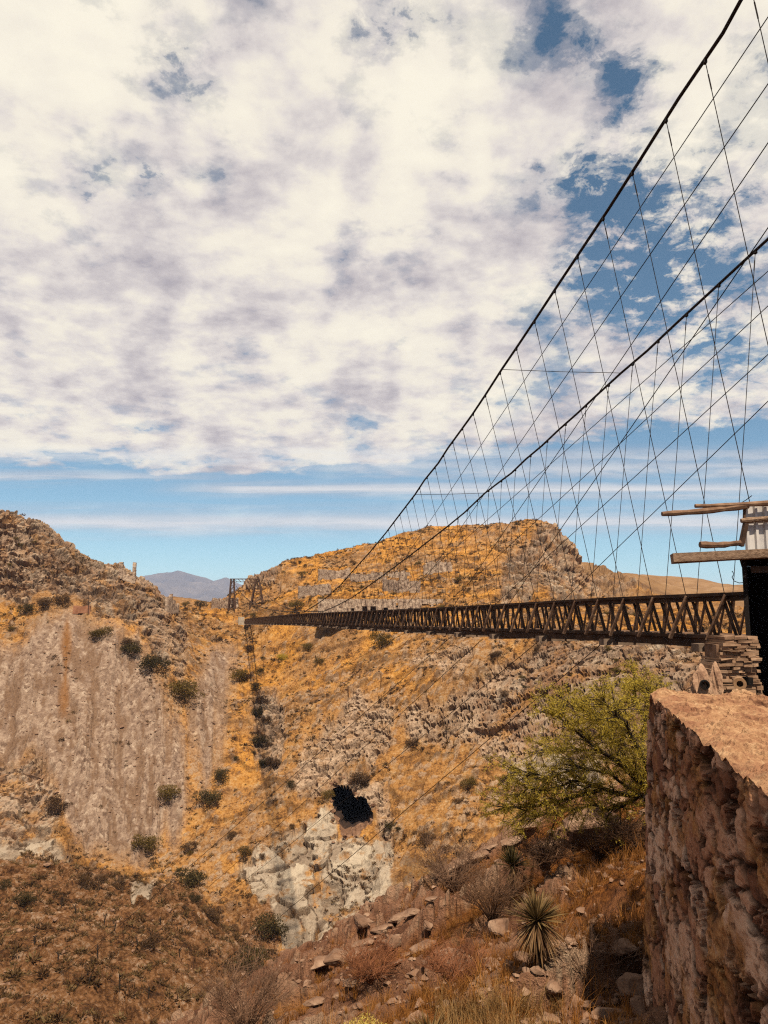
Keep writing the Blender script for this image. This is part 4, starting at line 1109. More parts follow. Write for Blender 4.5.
B = [(101, 640, 27, L_olive, 'rounded olive bush at the top of the grey scree'), (129, 646, 19, L_brown, 'brown bush just left of the rocky spur below the trail'),
     (132, 657, 24, L_dark, 'dark bush in the middle of the chain down the spur'), (153, 672, 30, L_dark, 'largest dark bush at the lower end of the spur chain'),
     (186, 699, 36, L_olive, 'broad olive bush where scree meets the golden gully'), (57, 817, 26, L_brown, 'dark brown bush beside the left foot of the scree'),
     (145, 853, 32, L_olive, 'tall olive bush at the bottom right of the scree'), (167, 802, 27, L_olive, 'round olive bush alone on the lower scree'),
     (209, 804, 30, L_dark, 'olive bush at the lower end of the gully pair'), (222, 783, 22, L_dark, 'smaller bush at the upper end of the gully pair'),
     (190, 888, 36, L_dark, 'wide dark bush in the wash below the golden gully'), (25, 614, 20, L_dark, 'dark bush at the left end of the trail'), (45, 608, 22, L_brown, 'russet bush on the trail under the crag'),
     (62, 607, 20, L_brown, 'dry bush against the crag beside the masonry block'), (238, 682, 24, L_olive, 'olive bush left of the bridge shadow'), (283, 662, 13, L_yel, 'yellowish bush beneath the far bridge end'),
     (309, 652, 15, L_olive, 'olive bush right of the yellowish one below the bridge'), (319, 665, 13, L_olive, 'lowest of the three bushes close below the far deck'), (382, 648, 26, L_olive, 'wide yellow-olive bush tight under the bridge middle'),
     (358, 788, 26, L_brown, 'shaggy bush overhanging the mine opening'), (328, 802, 15, L_olive, 'small olive bush left of the mine opening'), (413, 748, 17, L_brown, 'dark twiggy bush in front of the grey ledge'),
     (270, 940, 36, L_dark, 'dark green bush at the foot of the pale rock face'), (252, 978, 44, L_dark, 'large dark bush in the ravine bottom'), (214, 925, 26, L_brown, 'brown bush on the ravine edge near the wash'),
     (425, 848, 24, L_brown, 'brown bush on the slope below and right of the mine opening'), (274, 770, 20, L_brown, 'twiggy brown bush halfway down the golden slope'), (496, 660, 15, L_brown, 'brown bush on the cliff top under the bridge'),
     (505, 702, 11, L_brown, 'narrow bush rooted in the grey cliff'), (470, 790, 20, L_olive, 'olive bush on the slope left of the green tree'), (25, 905, 20, L_dark, 'darkest bush on the scrubby left hill'), (150, 950, 24, L_brown, 'brown bush low on the scrubby left hill')]
for k_, (px, py, w_) in enumerate([(250, 655, 11), (256, 672, 14), (249, 684, 12), (258, 694, 16), (266, 706, 13), (257, 716, 15), (270, 728, 16), (262, 742, 17), (276, 752, 15), (268, 768, 14), (284, 738, 13), (288, 790, 11), (236, 842, 20), (246, 856, 17), (258, 862, 13), (262, 660, 9)]):
    B.append((px + random.uniform(-6, 6), py + random.uniform(-4, 4), w_ * random.uniform(.6, 1.25), (L_brown, L_dark)[k_ % 2], None))
hs = hits([b_[0] for b_ in B], [b_[1] for b_ in B], 55, 420)
for (px, py, w_, mt, lb), q_ in zip(B, hs):
    bush(q_, w_ / F * q_[1] * 1.05, mt, lb or 'dark bush in the broken row under the far end of the bridge', None if lb else 'dark bushes below the far bridge end')
# plateau trees
TR = [(295, 613, 21, L_olive, 'round olive tree beside the cables on the plateau'), (200, 610, 15, L_dark, 'dark little tree by the ruins on the plateau'), (185, 609, 11, L_olive, 'low olive tree by the rocky spur on the plateau'), (302, 580, 11, L_olive, 'olive tree half way up the golden hill'), (458, 584, 11, L_olive, 'olive tree on the terrace right of the ruins'), (393, 597, 8, L_olive, 'small tree above the roofless house')]
hs = hits([b_[0] for b_ in TR], [b_[1] for b_ in TR], 200, 420)
for (px, py, w_, mt, lb), q_ in zip(TR, hs):
    ww = w_ / F * q_[1]
    r0 = empty('small_tree', q_); setp(r0, lb, 'tree')
    o = bush((0, 0, ww * .18), ww, mt, None, name='crown', cat=None, hs_=.75); o.parent = r0; o.location = (0, 0, ww * .18)
    mb = MB(); mb.tube([q_ - np.array([0, 0, .3]), q_ + np.array([.05, 0, ww * .5])], [ww * .035, ww * .02], 6); mb.build('trunk', M_bark, r0)
# further bushes that nothing tells apart
N3 = 2600
th = rng.uniform(-.5, .42, N3); rr_ = np.sqrt(rng.uniform(95 ** 2, 350 ** 2, N3)); x3, y3 = rr_ * np.sin(th), rr_ * np.cos(th)
h3, z3 = terrain(x3, y3); px3, py3 = proj(x3, y3, h3)
ok = (px3 > 5) & (px3 < 640) & (py3 < 960) & (z3['scree'] < .3) & (z3['white'] < .3) & ~((np.hypot((px3 - MC[0]) / 24, (py3 - MC[1]) / 34) < 1.2)) & (fbm(x3 / 30, y3 / 30, 2, 777) > -.1)
cnt = 0
for k in np.nonzero(ok)[0]:
    if cnt >= 225: break
    w_ = min(max(random.lognormvariate(.55, .45), .9), 4.2) * (.9 if y3[k] > 280 else 1)
    mt = random.choice([L_brown, L_brown, L_olive, L_dark])
    bush((x3[k], y3[k], h3[k]), w_, mt, 'small dry bush scattered among others over the canyon slopes', 'dry bushes over the canyon slopes'); cnt += 1
# dark agave stalks on the scrubby hill
ST = [(62, 908, 12), (75, 915, 13), (114, 931, 14), (97, 962, 15), (104, 925, 10), (160, 925, 12), (136, 950, 14), (150, 940, 10), (58, 960, 11), (88, 985, 13), (180, 958, 12), (35, 945, 10), (120, 990, 14), (148, 1000, 15)]
hs = hits([s_[0] for s_ in ST], [s_[1] for s_ in ST], 55, 180)
for (px, py, hp_), q_ in zip(ST, hs):
    mb = MB(); hh = hp_ / F * q_[1] * random.uniform(.55, 1.1)
    mb.tube([q_ - np.array([0, 0, .2]), q_ + np.array([random.uniform(-.2, .2), 0, hh * .5]), q_ + np.array([random.uniform(-.5, .5), 0, hh])], [.06, .09, .04], 6)
    for _ in range(5):
        a_ = random.uniform(0, 6.28); l = random.uniform(.35, .9)
        p_ = q_ + np.array([0, 0, hh * l]); mb.tube([p_, p_ + np.array([math.cos(a_) * .25, math.sin(a_) * .25, .22])], [.05, .03], 5)
    o = mb.build('dead_stalk', M_bark, None, q_); setp(o, 'thin dark plant stalk standing on the scrubby left hill', 'plant stalk', 'dark stalks on the scrubby hill')

# ------------------------------------------------------------------ near slope: grass, stones, yuccas, tree
def under_wall(x, y, pad=0.0):
    u = (x - WA[0]) * we[0] + (y - WA[1]) * we[1]; s = (x - WA[0]) * wn[0] + (y - WA[1]) * wn[1]
    return (s < .40 + pad) & (u < WL + .3) & (s > -2.2)
def blades(px_n, x, y, z, n_per, L, W, lean, name, mat, tint):
    """tufts of thin curved blades in one mesh"""
    n = len(x); tot = n * n_per
    k = np.repeat(np.arange(n), n_per)
    a = rng.uniform(0, 2 * PI, tot); le = rng.uniform(.15, 1, tot) * lean
    Lb = L[k] * rng.uniform(.5, 1.1, tot); Wb = W * rng.uniform(.6, 1.3, tot)
    bx = x[k] + rng.normal(0, .05, tot) * L[k] * 2; by = y[k] + rng.normal(0, .05, tot) * L[k] * 2; bz = z[k] - .02
    dx, dy = np.cos(a), np.sin(a); sx_, sy_ = -dy, dx
    segs = 3; vs = []
    for s in range(segs + 1):
        q = s / segs
        hx_ = le * q ** 1.7 * Lb; hz_ = Lb * q * np.sqrt(np.maximum(0.05, 1 - (le * q) ** 2 * .8))
        w_ = Wb * (1 - q * .85)
        for sg in (-1, 1):
            vs.append(np.stack([bx + dx * hx_ + sx_ * w_ * sg * .5, by + dy * hx_ + sy_ * w_ * sg * .5, bz + hz_], 1))
    v = np.stack(vs, 1).reshape(-1, 3); m_ = 2 * (segs + 1)
    b0 = np.arange(tot) * m_
    f = np.concatenate([np.stack([b0 + 2 * s, b0 + 2 * s + 1, b0 + 2 * s + 3, b0 + 2 * s + 2], 1) for s in range(segs)])
    rn = np.repeat(np.clip(tint[k] * .6 + rng.uniform(0, .45, tot), 0, 1), m_)
    return link_me(name, mesh_np(name, v, f, {'rnd': ('FLOAT', rn)}), mat)
N4 = 5600
y4 = np.exp(rng.uniform(math.log(6.5), math.log(27), N4)); x4 = (rng.uniform(230, 760, N4) - CX) / F * y4
h4, z4 = terrain(x4, y4)
g4 = fbm(x4 / 1.8, y4 / 1.8, 3, 801) + .35 * sstep(18, 9, y4) + .25 * (x4 > .8) - .5 * z4['spot']
ok = ~under_wall(x4, y4) & (rng.uniform(0, 1, N4) < np.clip(.3 + g4 * 1.0, .03, 1))
q = np.nonzero(ok)[0]
o = blades(None, x4[q], y4[q], h4[q], 34, np.clip(rng.lognormal(-1.6, .40, len(q)), .08, .45), .0075 + 0 * x4[0], .95, 'dry_grass', L_grass, rng.uniform(0, 1, len(q)))
setp(o, 'orange-brown dry grass clumps over the near slope below the wall', 'grass', kind='stuff')
# pale tall straw along the bottom edge
N5 = 60
px5 = rng.uniform(440, 560, N5); py5 = rng.uniform(1012, 1065, N5)
hs = hits(px5, py5, 5, 20); ok = ~under_wall(hs[:, 0], hs[:, 1])
hs = hs[ok]
o = blades(None, hs[:, 0], hs[:, 1], hs[:, 2], 40, rng.uniform(.22, .42, len(hs)), .007, .8, 'straw_grass', leaf_mat('pale_straw', [(0, (.16, .08, .026)), (.5, (.32, .19, .075)), (1, (.5, .35, .18))], .3), rng.uniform(.2, 1, len(hs)))
setp(o, 'pale straw grass along the bottom of the near slope', 'grass', kind='stuff')
# grey twiggy brush (near): thin bare shrubs
def twig_shrub(name, px, py, wpx, label, mat, seed, n=46, hfac=.8):
    n = int(n * 1.5); hfac *= .8
    q_ = hits([px], [py], 5, 60)[0]; w_ = wpx / F * q_[1]; r_ = random.Random(seed); mb = MB()
    for i_ in range(n):
        a_ = r_.uniform(0, 6.28); l = r_.uniform(.3, .52) * w_; hh = r_.uniform(.3, 1) * w_ * hfac
        p0 = q_ + np.array([r_.gauss(0, .03), r_.gauss(0, .03), -.05]); p3 = q_ + np.array([math.cos(a_) * l, math.sin(a_) * l, hh])
        p1 = p0 * .6 + p3 * .4 + np.array([r_.gauss(0, .04), r_.gauss(0, .04), .08 * w_])
        tk = .0036 * max(1, q_[1] / 12)
        mb.tube([p0, p1, p3], [tk * 1.4, tk, tk * .5], 4)
        for _ in range(7):
            l2 = r_.uniform(.3, .98); s_ = p1 * (1 - l2) + p3 * l2; e_ = s_ + np.array([r_.gauss(0, .12), r_.gauss(0, .12), r_.uniform(0, .2)]) * w_
            mb.tube([s_, e_], [tk * .7, tk * .4], 3)
    o = mb.build(name, mat, None, q_); setp(o, label, 'bush'); return o
M_twig = speckle_mat('grey_twig', [(.3, (.08, .042, .026)), (.7, (.24, .14, .09))], 6, 4)
M_twig_d = speckle_mat('dark_twig', [(.3, (.055, .027, .015)), (.7, (.17, .09, .05))], 6, 4)
M_twig_r = speckle_mat('rust_twig', [(.3, (.13, .045, .02)), (.7, (.30, .12, .055))], 6, 4)
twig_shrub('bare_bush', 452, 892, 70, 'grey leafless bush on the crest of the near slope', M_twig, 1, 60)
twig_shrub('bare_bush', 492, 925, 72, 'dark leafless bush left of the large yucca', M_twig_d, 2, 60)
twig_shrub('bare_bush', 585, 975, 70, 'thin tangled bush right of the large yucca', M_twig, 3, 16)
twig_shrub('bare_bush', 625, 970, 60, 'twiggy bush against the foot of the stone wall', M_twig, 4, 14)
twig_shrub('bare_bush', 455, 985, 66, 'rust-red leafless bush on the near slope left of the boulders', M_twig_r, 5, 80, .6)
twig_shrub('bare_bush', 545, 872, 60, 'dark bush behind the small yucca by the tree shade', M_twig_d, 6, 70, .6)
twig_shrub('bare_bush', 372, 985, 60, 'low rusty bush on the lower left of the near slope', M_twig_r, 7, 80, .55)
twig_shrub('bare_bush', 600, 868, 60, 'sparse dark bush in the shade under the green tree', M_twig_d, 8, 70, .6)
twig_shrub('bare_bush', 630, 855, 60, 'dense dark bush in the shade at the wall end', M_twig_d, 9, 80, .7)
twig_shrub('bare_bush', 245, 1035, 90, 'tall straw-coloured bush at the bottom left of the near slope', L_grass if False else M_twig, 10, 80, .9)

def near_rubble():
    N6 = 8000
    y6 = np.exp(rng.uniform(math.log(7), math.log(31), N6)); x6 = (rng.uniform(230, 720, N6) - CX) / F * y6
    h6, z6 = terrain(x6, y6)
    d6 = fbm(x6 / 2.6, y6 / 2.6, 3, 901)
    ok = ~under_wall(x6, y6) & (rng.uniform(0, 1, N6) < np.clip(.2 + d6 * .9 + .4 * z6['spot'], .05, 1))
    q = np.nonzero(ok)[0]
    scatter_rocks('loose_stones', 'pale broken stones lying over the near slope', x6[q], y6[q], rng.lognormal(-2.5, .55, len(q)), h6[q], .03, .30)
near_rubble()
def boulder(px, py, wpx, label, seed, sq=(1.2, 1, .7)):
    q_ = hits([px], [py], 5, 60)[0]; w_ = wpx / F * q_[1]
    bm = bmesh.new(); tv, tf = rock_template(seed, 18, sq)
    vs = [bm.verts.new(v) for v in tv]
    for f_ in tf: bm.faces.new([vs[i_] for i_ in f_])
    bmesh.ops.bevel(bm, geom=list(bm.edges), offset=.035, segments=1, affect='EDGES')
    bmesh.ops.triangulate(bm, faces=bm.faces)
    bmesh.ops.subdivide_edges(bm, edges=list(bm.edges), cuts=2, use_grid_fill=True)
    co_ = np.array([v.co[:] for v in bm.verts]); nz = fbm(co_[:, 0] * 6 + co_[:, 2] * 3, co_[:, 1] * 6 - co_[:, 2] * 4, 3, seed) * .035
    for v, c_, n_ in zip(bm.verts, co_, nz): v.co = Vector(c_ * (1 + n_ * 2) * w_)
    me_ = bpy.data.meshes.new('boulder'); bm.to_mesh(me_); bm.free()
    o = link_me('boulder', me_, M_rock, None, (q_[0], q_[1], q_[2] + w_ * .12)); o.rotation_euler = (0, 0, random.uniform(0, 6))
    setp(o, label, 'boulder')
for k, b_ in enumerate([(628, 958, 30, 'rounded grey boulder left of the wall foot'), (634, 992, 34, 'pale boulder tucked against the stone wall near the bottom'), (524, 962, 24, 'brown slab boulder below the large yucca'),
                        (452, 975, 44, 'pinkish boulder on the near slope between rusty bushes'), (428, 942, 14, 'small white stone on the near slope'), (556, 992, 24, 'flat brown boulder buried in grass under the yucca'), (590, 838, 60, 'long flat boulder in the shade below the green tree'),
                        (640, 1012, 26, 'upright pale stone at the bottom by the wall'), (500, 930, 30, 'dark angular boulder left of the large yucca'), (365, 925, 26, 'angular boulder on the crest of the near slope'), (336, 968, 30, 'grey ledge boulder low on the crest'), (395, 958, 22, 'white-topped block near the middle of the near slope')]):
    boulder(*b_, 2000 + k)

def slab(px, py, wpx, seed):
    q_ = hits([px], [py], 5, 60)[0]; w_ = wpx / F * q_[1]; r_ = random.Random(seed)
    tv, tf = rock_template(seed, 20, (1.0, .62, .34))
    e1_ = tv[tf[:, 1]] - tv[tf[:, 0]]
    # split every facet twice and roughen it
    vv, ff = [tuple(v) for v in tv], [tuple(f) for f in tf]
    for _ in range(3):
        mid = {}; nf_ = []
        def md(a, b):
            k = (min(a, b), max(a, b))
            if k not in mid:
                mid[k] = len(vv); vv.append(tuple((np.array(vv[a]) + np.array(vv[b])) / 2))
            return mid[k]
        for a, b, c_ in ff:
            ab_, bc_, ca_ = md(a, b), md(b, c_), md(c_, a); nf_ += [(a, ab_, ca_), (ab_, b, bc_), (ca_, bc_, c_), (ab_, bc_, ca_)]
        ff = nf_
    A = np.array(vv); A = A * (1 + .10 * fbm(A[:, 0] * 5 + A[:, 2] * 9, A[:, 1] * 5 - A[:, 2] * 7, 4, seed))[:, None]
    a_ = r_.uniform(-.25, .25); ca, sa_ = math.cos(a_), math.sin(a_)
    W = np.stack([(A[:, 0] * ca - A[:, 1] * sa_) * w_, (A[:, 0] * sa_ + A[:, 1] * ca) * w_, A[:, 2] * w_ + A[:, 0] * ca * w_ * .28], 1)
    o = link_me('flat_rock', mesh_np('flat_rock', W, np.array(ff)), M_rock, None, (q_[0], q_[1], q_[2] + w_ * .08))
    setp(o, 'flat brown rock lying in the slanting ledges along the near slope', 'flat rock', 'flat rocks along the near ledges')
k_ = 0
for (ax_, ay_), (bx_, by_), n_ in (((318, 978), (432, 902), 8), ((318, 1004), (425, 950), 7), ((446, 872), (528, 838), 6), ((540, 850), (622, 812), 6)):
    for l in np.linspace(0, 1, n_):
        slab(ax_ + (bx_ - ax_) * l + random.uniform(-5, 5), ay_ + (by_ - ay_) * l + random.uniform(-3, 4), random.uniform(14, 38), 5000 + k_); k_ += 1
def yucca(px, py, wpx, label, nb, nsk, seed, dark=False):
    """py is the foot of the trunk, wpx the width of the leaf head"""
    q_ = hits([px], [py], 5, 60)[0]; L = wpx / F * q_[1] * .52
    rt = empty('yucca', q_); setp(rt, label, 'yucca'); r_ = np.random.default_rng(seed)
    th_ = L * 1.15
    mb = MB(); mb.tube([q_ - np.array([0, 0, .2]), q_ + np.array([.02, 0, th_ * .6]), q_ + np.array([0, 0, th_])], [L * .13, L * .11, L * .09], 8); mb.build('trunk', M_bark, rt)
    c = np.array([0, 0, th_])
    def fan(n, zlo, zhi, Lm, droop, name, mat):
        zz = r_.uniform(zlo, zhi, n); a_ = r_.uniform(0, 2 * PI, n); hh = np.sqrt(np.maximum(0, 1 - zz ** 2))
        d = np.stack([np.cos(a_) * hh, np.sin(a_) * hh, zz], 1); Lb = Lm * r_.uniform(.75, 1.1, n)
        s = np.cross(d, np.array([0, 0, 1.])); s /= np.linalg.norm(s, axis=1, keepdims=True) + 1e-6
        u = np.cross(s, d); W = L * .026
        rings = []
        for q2, ww in ((0.06, .7), (.35, 1.0), (.7, .72), (1.0, .06)):
            p_ = c + d * (Lb * q2)[:, None]; p_[:, 2] -= droop * (q2 ** 2) * Lb
            for sg, lift in ((-1, .35), (0, 0), (1, .35)):
                rings.append(p_ + s * (sg * W * ww) + u * (lift * W * ww))
        v = np.stack(rings, 1).reshape(-1, 3); b0 = np.arange(n) * 12
        f = np.concatenate([np.stack([b0 + 3 * k + j, b0 + 3 * k + j + 1, b0 + 3 * k + j + 4, b0 + 3 * k + j + 3], 1) for k in range(3) for j in range(2)])
        rn = np.repeat(r_.uniform(0, 1, n), 12)
        link_me(name, mesh_np(name, v, f, {'rnd': ('FLOAT', rn)}), mat, rt)
    fan(nb, .05, 1.0, L, .06, 'leaf_rosette', L_dark if dark else L_yucca)
    fan(nsk, -.98, -.25, L * 1.0, .25, 'dead_leaf_skirt', L_skirt)
yucca(538, 970, 60, 'large spiky yucca with a straw skirt in the middle of the near slope', 200, 190, 1)
yucca(513, 898, 46, 'small dark yucca behind the larger one on the near slope', 130, 40, 2, True)
yucca(430, 1085, 60, 'cut-off yucca blades at the bottom edge of the near slope', 90, 30, 3)
# pale yellow flowering bush at the bottom edge
q_ = hits([362], [1064], 5, 40)[0]
FM = shrub_mesh('flower_mesh', 91, 3200, 1.1, .42)
bush(q_, 50 / F * q_[1], L_flower, 'pale yellow flowering bush at the bottom edge', name='flowering_bush', me_=FM, hs_=1.0)

# ------------------------------------------------------------------ the green tree beyond the wall
tbase = P(668, 838, 14.2); tbase[2] = gz_(tbase[0], tbase[1]) - .1
tree = empty('mesquite_tree', tbase); setp(tree, 'spreading yellow-green tree leaning out from behind the stone wall', 'tree')
limbs = [[(668, 838), (662, 806), (640, 796), (606, 790), (570, 797), (536, 806), (508, 808)], [(668, 838), (660, 800), (636, 778), (604, 752), (572, 728), (548, 712)],
         [(668, 838), (658, 790), (640, 750), (622, 720), (604, 700)], [(668, 838), (672, 780), (668, 735), (656, 700), (640, 686)], [(640, 796), (612, 774), (578, 768), (546, 776), (516, 772)],
         [(636, 778), (620, 745), (590, 718), (566, 706)], [(606, 790), (580, 780), (548, 790), (520, 796)], [(668, 838), (676, 780), (672, 735), (664, 706)], [(604, 752), (570, 748), (540, 752)], [(640, 750), (646, 715), (632, 694)],
         [(622, 720), (600, 722), (580, 708)], [(640, 796), (620, 808), (590, 806), (556, 812), (530, 818)], [(662, 806), (640, 770), (626, 742), (616, 706)], [(668, 735), (662, 712), (652, 692)]]
trn = random.Random(3)
trunk = MB(); twigs = MB(); leafc = []; leafd = []
for li, lm in enumerate(limbs):
    dY = 0 if li == 0 else trn.uniform(-1.3, 1.3)
    n_ = len(lm); pts = []
    for k, (a_, b_) in enumerate(lm):
        l = k / (n_ - 1)
        pts.append(P(a_ + trn.uniform(-2, 2), b_, 14.2 + dY * l + trn.uniform(-.08, .08)))
    if lm[0] == (668, 838): pts[0] = tbase.copy()
    # finer polyline
    fine = []
    for p0, p1 in zip(pts[:-1], pts[1:]):
        for s in np.linspace(0, 1, 5)[:-1]:
            fine.append(p0 * (1 - s) + p1 * s + np.array([trn.gauss(0, .018), trn.gauss(0, .02), trn.gauss(0, .018)]))
    fine.append(pts[-1]); r0 = .075 if lm[0] == (668, 838) else .035
    trunk.tube(fine, [r0 * (1 - .88 * k / (len(fine) - 1)) for k in range(len(fine))], 6)
    nf = len(fine)
    for k in range(max(2, nf // 5), nf):
        for _ in range(5):
            s0 = fine[k]; ld = fine[k] - fine[k - 1]; ld = ld / (np.linalg.norm(ld) + 1e-6)
            d = ld * .7 + np.array([trn.gauss(-.1, .5), trn.gauss(0, .6), trn.gauss(.12, .42)]); d /= np.linalg.norm(d)
            L = trn.uniform(.25, .62); s1 = s0 + d * L * .55; s2 = s0 + d * L + np.array([0, 0, trn.uniform(-.12, .06)])
            twigs.tube([s0, s1, s2], [.010, .006, .003], 4)
            for _j in range(4):
                l = trn.uniform(.25, 1); q0 = (s1 * (1 - l) + s2 * l) if l > .5 else (s0 * (1 - l) + s1 * l)
                e = d * .6 + np.array([trn.gauss(0, .55), trn.gauss(0, .55), trn.gauss(-.05, .45)]); e /= np.linalg.norm(e); q1 = q0 + e * trn.uniform(.10, .26)
                twigs.tube([q0, q1], [.004, .002], 3)
                m_ = 20
                for z_ in np.linspace(.05, 1.05, m_):
                    leafc.append(q0 * (1 - z_) + q1 * z_ + np.array([trn.gauss(0, .022), trn.gauss(0, .022), trn.gauss(-.012, .022)])); leafd.append(e)
trunk.build('trunk', M_bark, tree, smooth=True); twigs.build('twigs', M_bark, tree)
lcn = np.array(leafc) - tbase; ldn = np.array(leafd) * .5 + rng.normal(size=(len(leafc), 3)) * .7 + np.array([0, 0, -.35]); ldn /= np.linalg.norm(ldn, axis=1, keepdims=True)
v, f = leaf_quads(lcn, ldn, rng.uniform(.035, .07, len(lcn)), rng.uniform(.007, .014, len(lcn)))
link_me('crown', mesh_np('crown', v, f, {'rnd': ('FLOAT', np.repeat(rng.uniform(0, 1, len(lcn)), 4))}), L_yel, tree)

# ------------------------------------------------------------------ far mountains
def mountain(name, sil, Y, depth, base, seed):
    xs_ = np.array([s_[0] for s_ in sil], float); zs_ = np.array([P(s_[0], s_[1], Y)[2] for s_ in sil])
    nx, ny = 260, 90
    px = np.linspace(xs_[0], xs_[-1], nx); d = np.linspace(-1, 1, ny)
    A, D = np.meshgrid(px, d, indexing='ij')
    top = np.interp(A, xs_, zs_) - base
    X = (A - CX) / F * Y; Yy = Y + D * depth
    rdg = 1 - np.abs(fbm(X / 700, Yy / 500, 5, seed))
    prof = np.clip(1 - np.abs(D) ** 1.15, 0, 1)
    Z = base - 20 + top * prof * (1 + (rdg - .8) * .9 * (1 - prof) ** .7) + 20 * prof + fbm(X / 160, Yy / 160, 4, seed + 3) * 26 * (1 - prof)
    V_ = np.stack([X.ravel(), Yy.ravel(), Z.ravel()], 1)
    i = np.arange(nx - 1)[:, None] * ny + np.arange(ny - 1)[None]
    fc = np.stack([i, i + ny, i + ny + 1, i + 1], -1).reshape(-1, 4)
    o = link_me(name, mesh_np(name, V_, fc, smooth=True), M_mount); setp(o, kind='structure')
M_mount = speckle_mat('mountain_slope', [(.3, (.05, .045, .045)), (.5, (.10, .085, .075)), (.7, (.17, .14, .115))], .0025, 10, 1, .8, 25, bscale=.01)
mountain('mountain', [(60, 604), (110, 588), (130, 580), (148, 575), (160, 573), (172, 572), (178, 570), (184, 571.5), (195, 575), (206, 577.5), (214, 581), (221, 579), (227, 577), (236, 582), (250, 588), (280, 597), (330, 604)], 12000, 2300, -8, 41)
mountain('mountain', [(640, 606), (680, 596), (705, 590), (720, 587), (738, 590), (760, 593), (800, 589), (850, 596), (950, 606)], 13500, 1500, -8, 51)

# ------------------------------------------------------------------ air
mb = MB(); mb.box((0, 0, 300), 34400, 34400, 740)
hz_m = bpy.data.materials.new('air'); hz_m.use_nodes = True; t = NT(hz_m.node_tree)
pv = t.n('ShaderNodeVolumePrincipled'); pv.inputs['Color'].default_value = (.55, .66, .98, 1); pv.inputs['Density'].default_value = .5e-4
o_ = t.n('ShaderNodeOutputMaterial'); t.link(pv.outputs[0], o_.inputs['Volume'])
o = mb.build('haze', hz_m); setp(o, kind='stuff')

# ------------------------------------------------------------------ sky, sun, camera
SUN_AZ = math.radians(166.2)   # clockwise from +Y: behind the camera to the right
SUN_EL = math.radians(60)
sd = Vector((math.sin(SUN_AZ) * math.cos(SUN_EL), math.cos(SUN_AZ) * math.cos(SUN_EL), math.sin(SUN_EL)))
sl = bpy.data.lights.new('sun', 'SUN'); sl.energy = 5.0; sl.angle = math.radians(1.0); sl.color = (1.0, .88, .70)
so = bpy.data.objects.new('sun', sl); COL.objects.link(so); so.rotation_euler = sd.to_track_quat('Z', 'Y').to_euler(); so.location = (30, -60, 120)

w = bpy.data.worlds.new('World'); scene.world = w; w.use_nodes = True
t = NT(w.node_tree)
sky = t.n('ShaderNodeTexSky', sky_type='NISHITA'); sky.sun_disc = False; sky.sun_elevation = SUN_EL; sky.sun_rotation = SUN_AZ
sky.altitude = 2200; sky.air_density = .9; sky.dust_density = .5; sky.ozone_density = 2.0
dirv = t.coord('Generated'); sep = t.n('ShaderNodeSeparateXYZ'); t.link(dirv, sep.inputs[0])
dx, dy, dz = sep.outputs
zc_ = t.math('ADD', t.math('MAXIMUM', dz, 0.0), .22)
uu = t.math('DIVIDE', dx, zc_); vv = t.math('DIVIDE', dy, zc_)
cv = t.n('ShaderNodeCombineXYZ'); t.link(uu, cv.inputs[0]); t.link(vv, cv.inputs[1])
fy = t.math('MAXIMUM', dy, .05)
az = t.math('DIVIDE', dx, fy); el = t.math('DIVIDE', dz, fy)
wv1 = t.noise(cv.outputs[0], 7.0, 7, .62); cv2 = t.mapping(cv.outputs[0], (1, 1, 1), (0, 0, 1.3)); wv2 = t.noise(cv2, 7.0, 7, .62)
azw = t.math('ADD', az, t.math('MULTIPLY', t.math('SUBTRACT', wv1, .5), .20)); elw = t.math('ADD', el, t.math('MULTIPLY', t.math('SUBTRACT', wv2, .5), .20))
def pa(px, py):
    r, wy, wz = dirs(px, py); return float(r / wy), float(wz / wy)
def blob(px, py, rx, ry, amp):
    a0, e0 = pa(px, py)
    ax = t.math('MULTIPLY', t.math('SUBTRACT', azw, a0), F / rx); ey = t.math('MULTIPLY', t.math('SUBTRACT', elw, e0), F / ry * .9)
    s = t.math('ADD', t.math('MULTIPLY', ax, ax), t.math('MULTIPLY', ey, ey))
    return t.math('MULTIPLY', t.math('EXPONENT', t.math('MULTIPLY', s, -1.0)), amp)
def cl_n(off_):
    v_ = cv.outputs[0]
    if off_ is not None:
        mp = t.n('ShaderNodeMapping'); t.link(v_, mp.inputs[0]); mp.inputs['Location'].default_value = off_; v_ = mp.outputs[0]
    return t.math('ADD', t.math('ADD', t.math('MULTIPLY', t.noise(v_, 4.0, 12, .58, .1), .56), t.math('MULTIPLY', t.noise(v_, 8.5, 10, .56, .15), .31)), t.math('MULTIPLY', t.noise(v_, 21, 8, .55, .2), .13))
cn = cl_n(None); relief = t.math('SUBTRACT', cn, cl_n((.035, .045, 0)))
dens = t.math('ADD', cn, .117)
sumb = 0.0
for b_ in [(690, 215, 130, 80, -.15), (625, 270, 95, 65, -.12), (600, 170, 55, 60, -.11), (660, 320, 90, 60, -.09), (562, 46, 62, 48, -.15), (395, 30, 60, 42, -.155), (178, 64, 62, 34, -.165), (110, 8, 60, 22, -.09), (640, 100, 40, 60, -.06), (137, 175, 10, 14, -.10), (85, 195, 9, 9, -.10), (523, 168, 14, 12, -.10), (585, 185, 14, 16, -.10), (640, 60, 40, 60, -.08), (760, 60, 40, 40, -.10),
           (740, 380, 80, 90, -.10), (600, 430, 120, 40, -.06), (395, 325, 26, 16, -.08), (90, 168, 40, 30, -.10), (205, 175, 34, 26, -.09), (130, 445, 40, 8, -.06), (300, 180, 260, 140, .05), (200, 300, 240, 120, .04), (500, 110, 50, 50, .03)]:
    sumb = t.math('ADD', sumb, blob(*b_))
ragn = t.ramp(t.noise(cv.outputs[0], 15, 9, .68, .3), [(.33, .1), (.66, 1.45)])
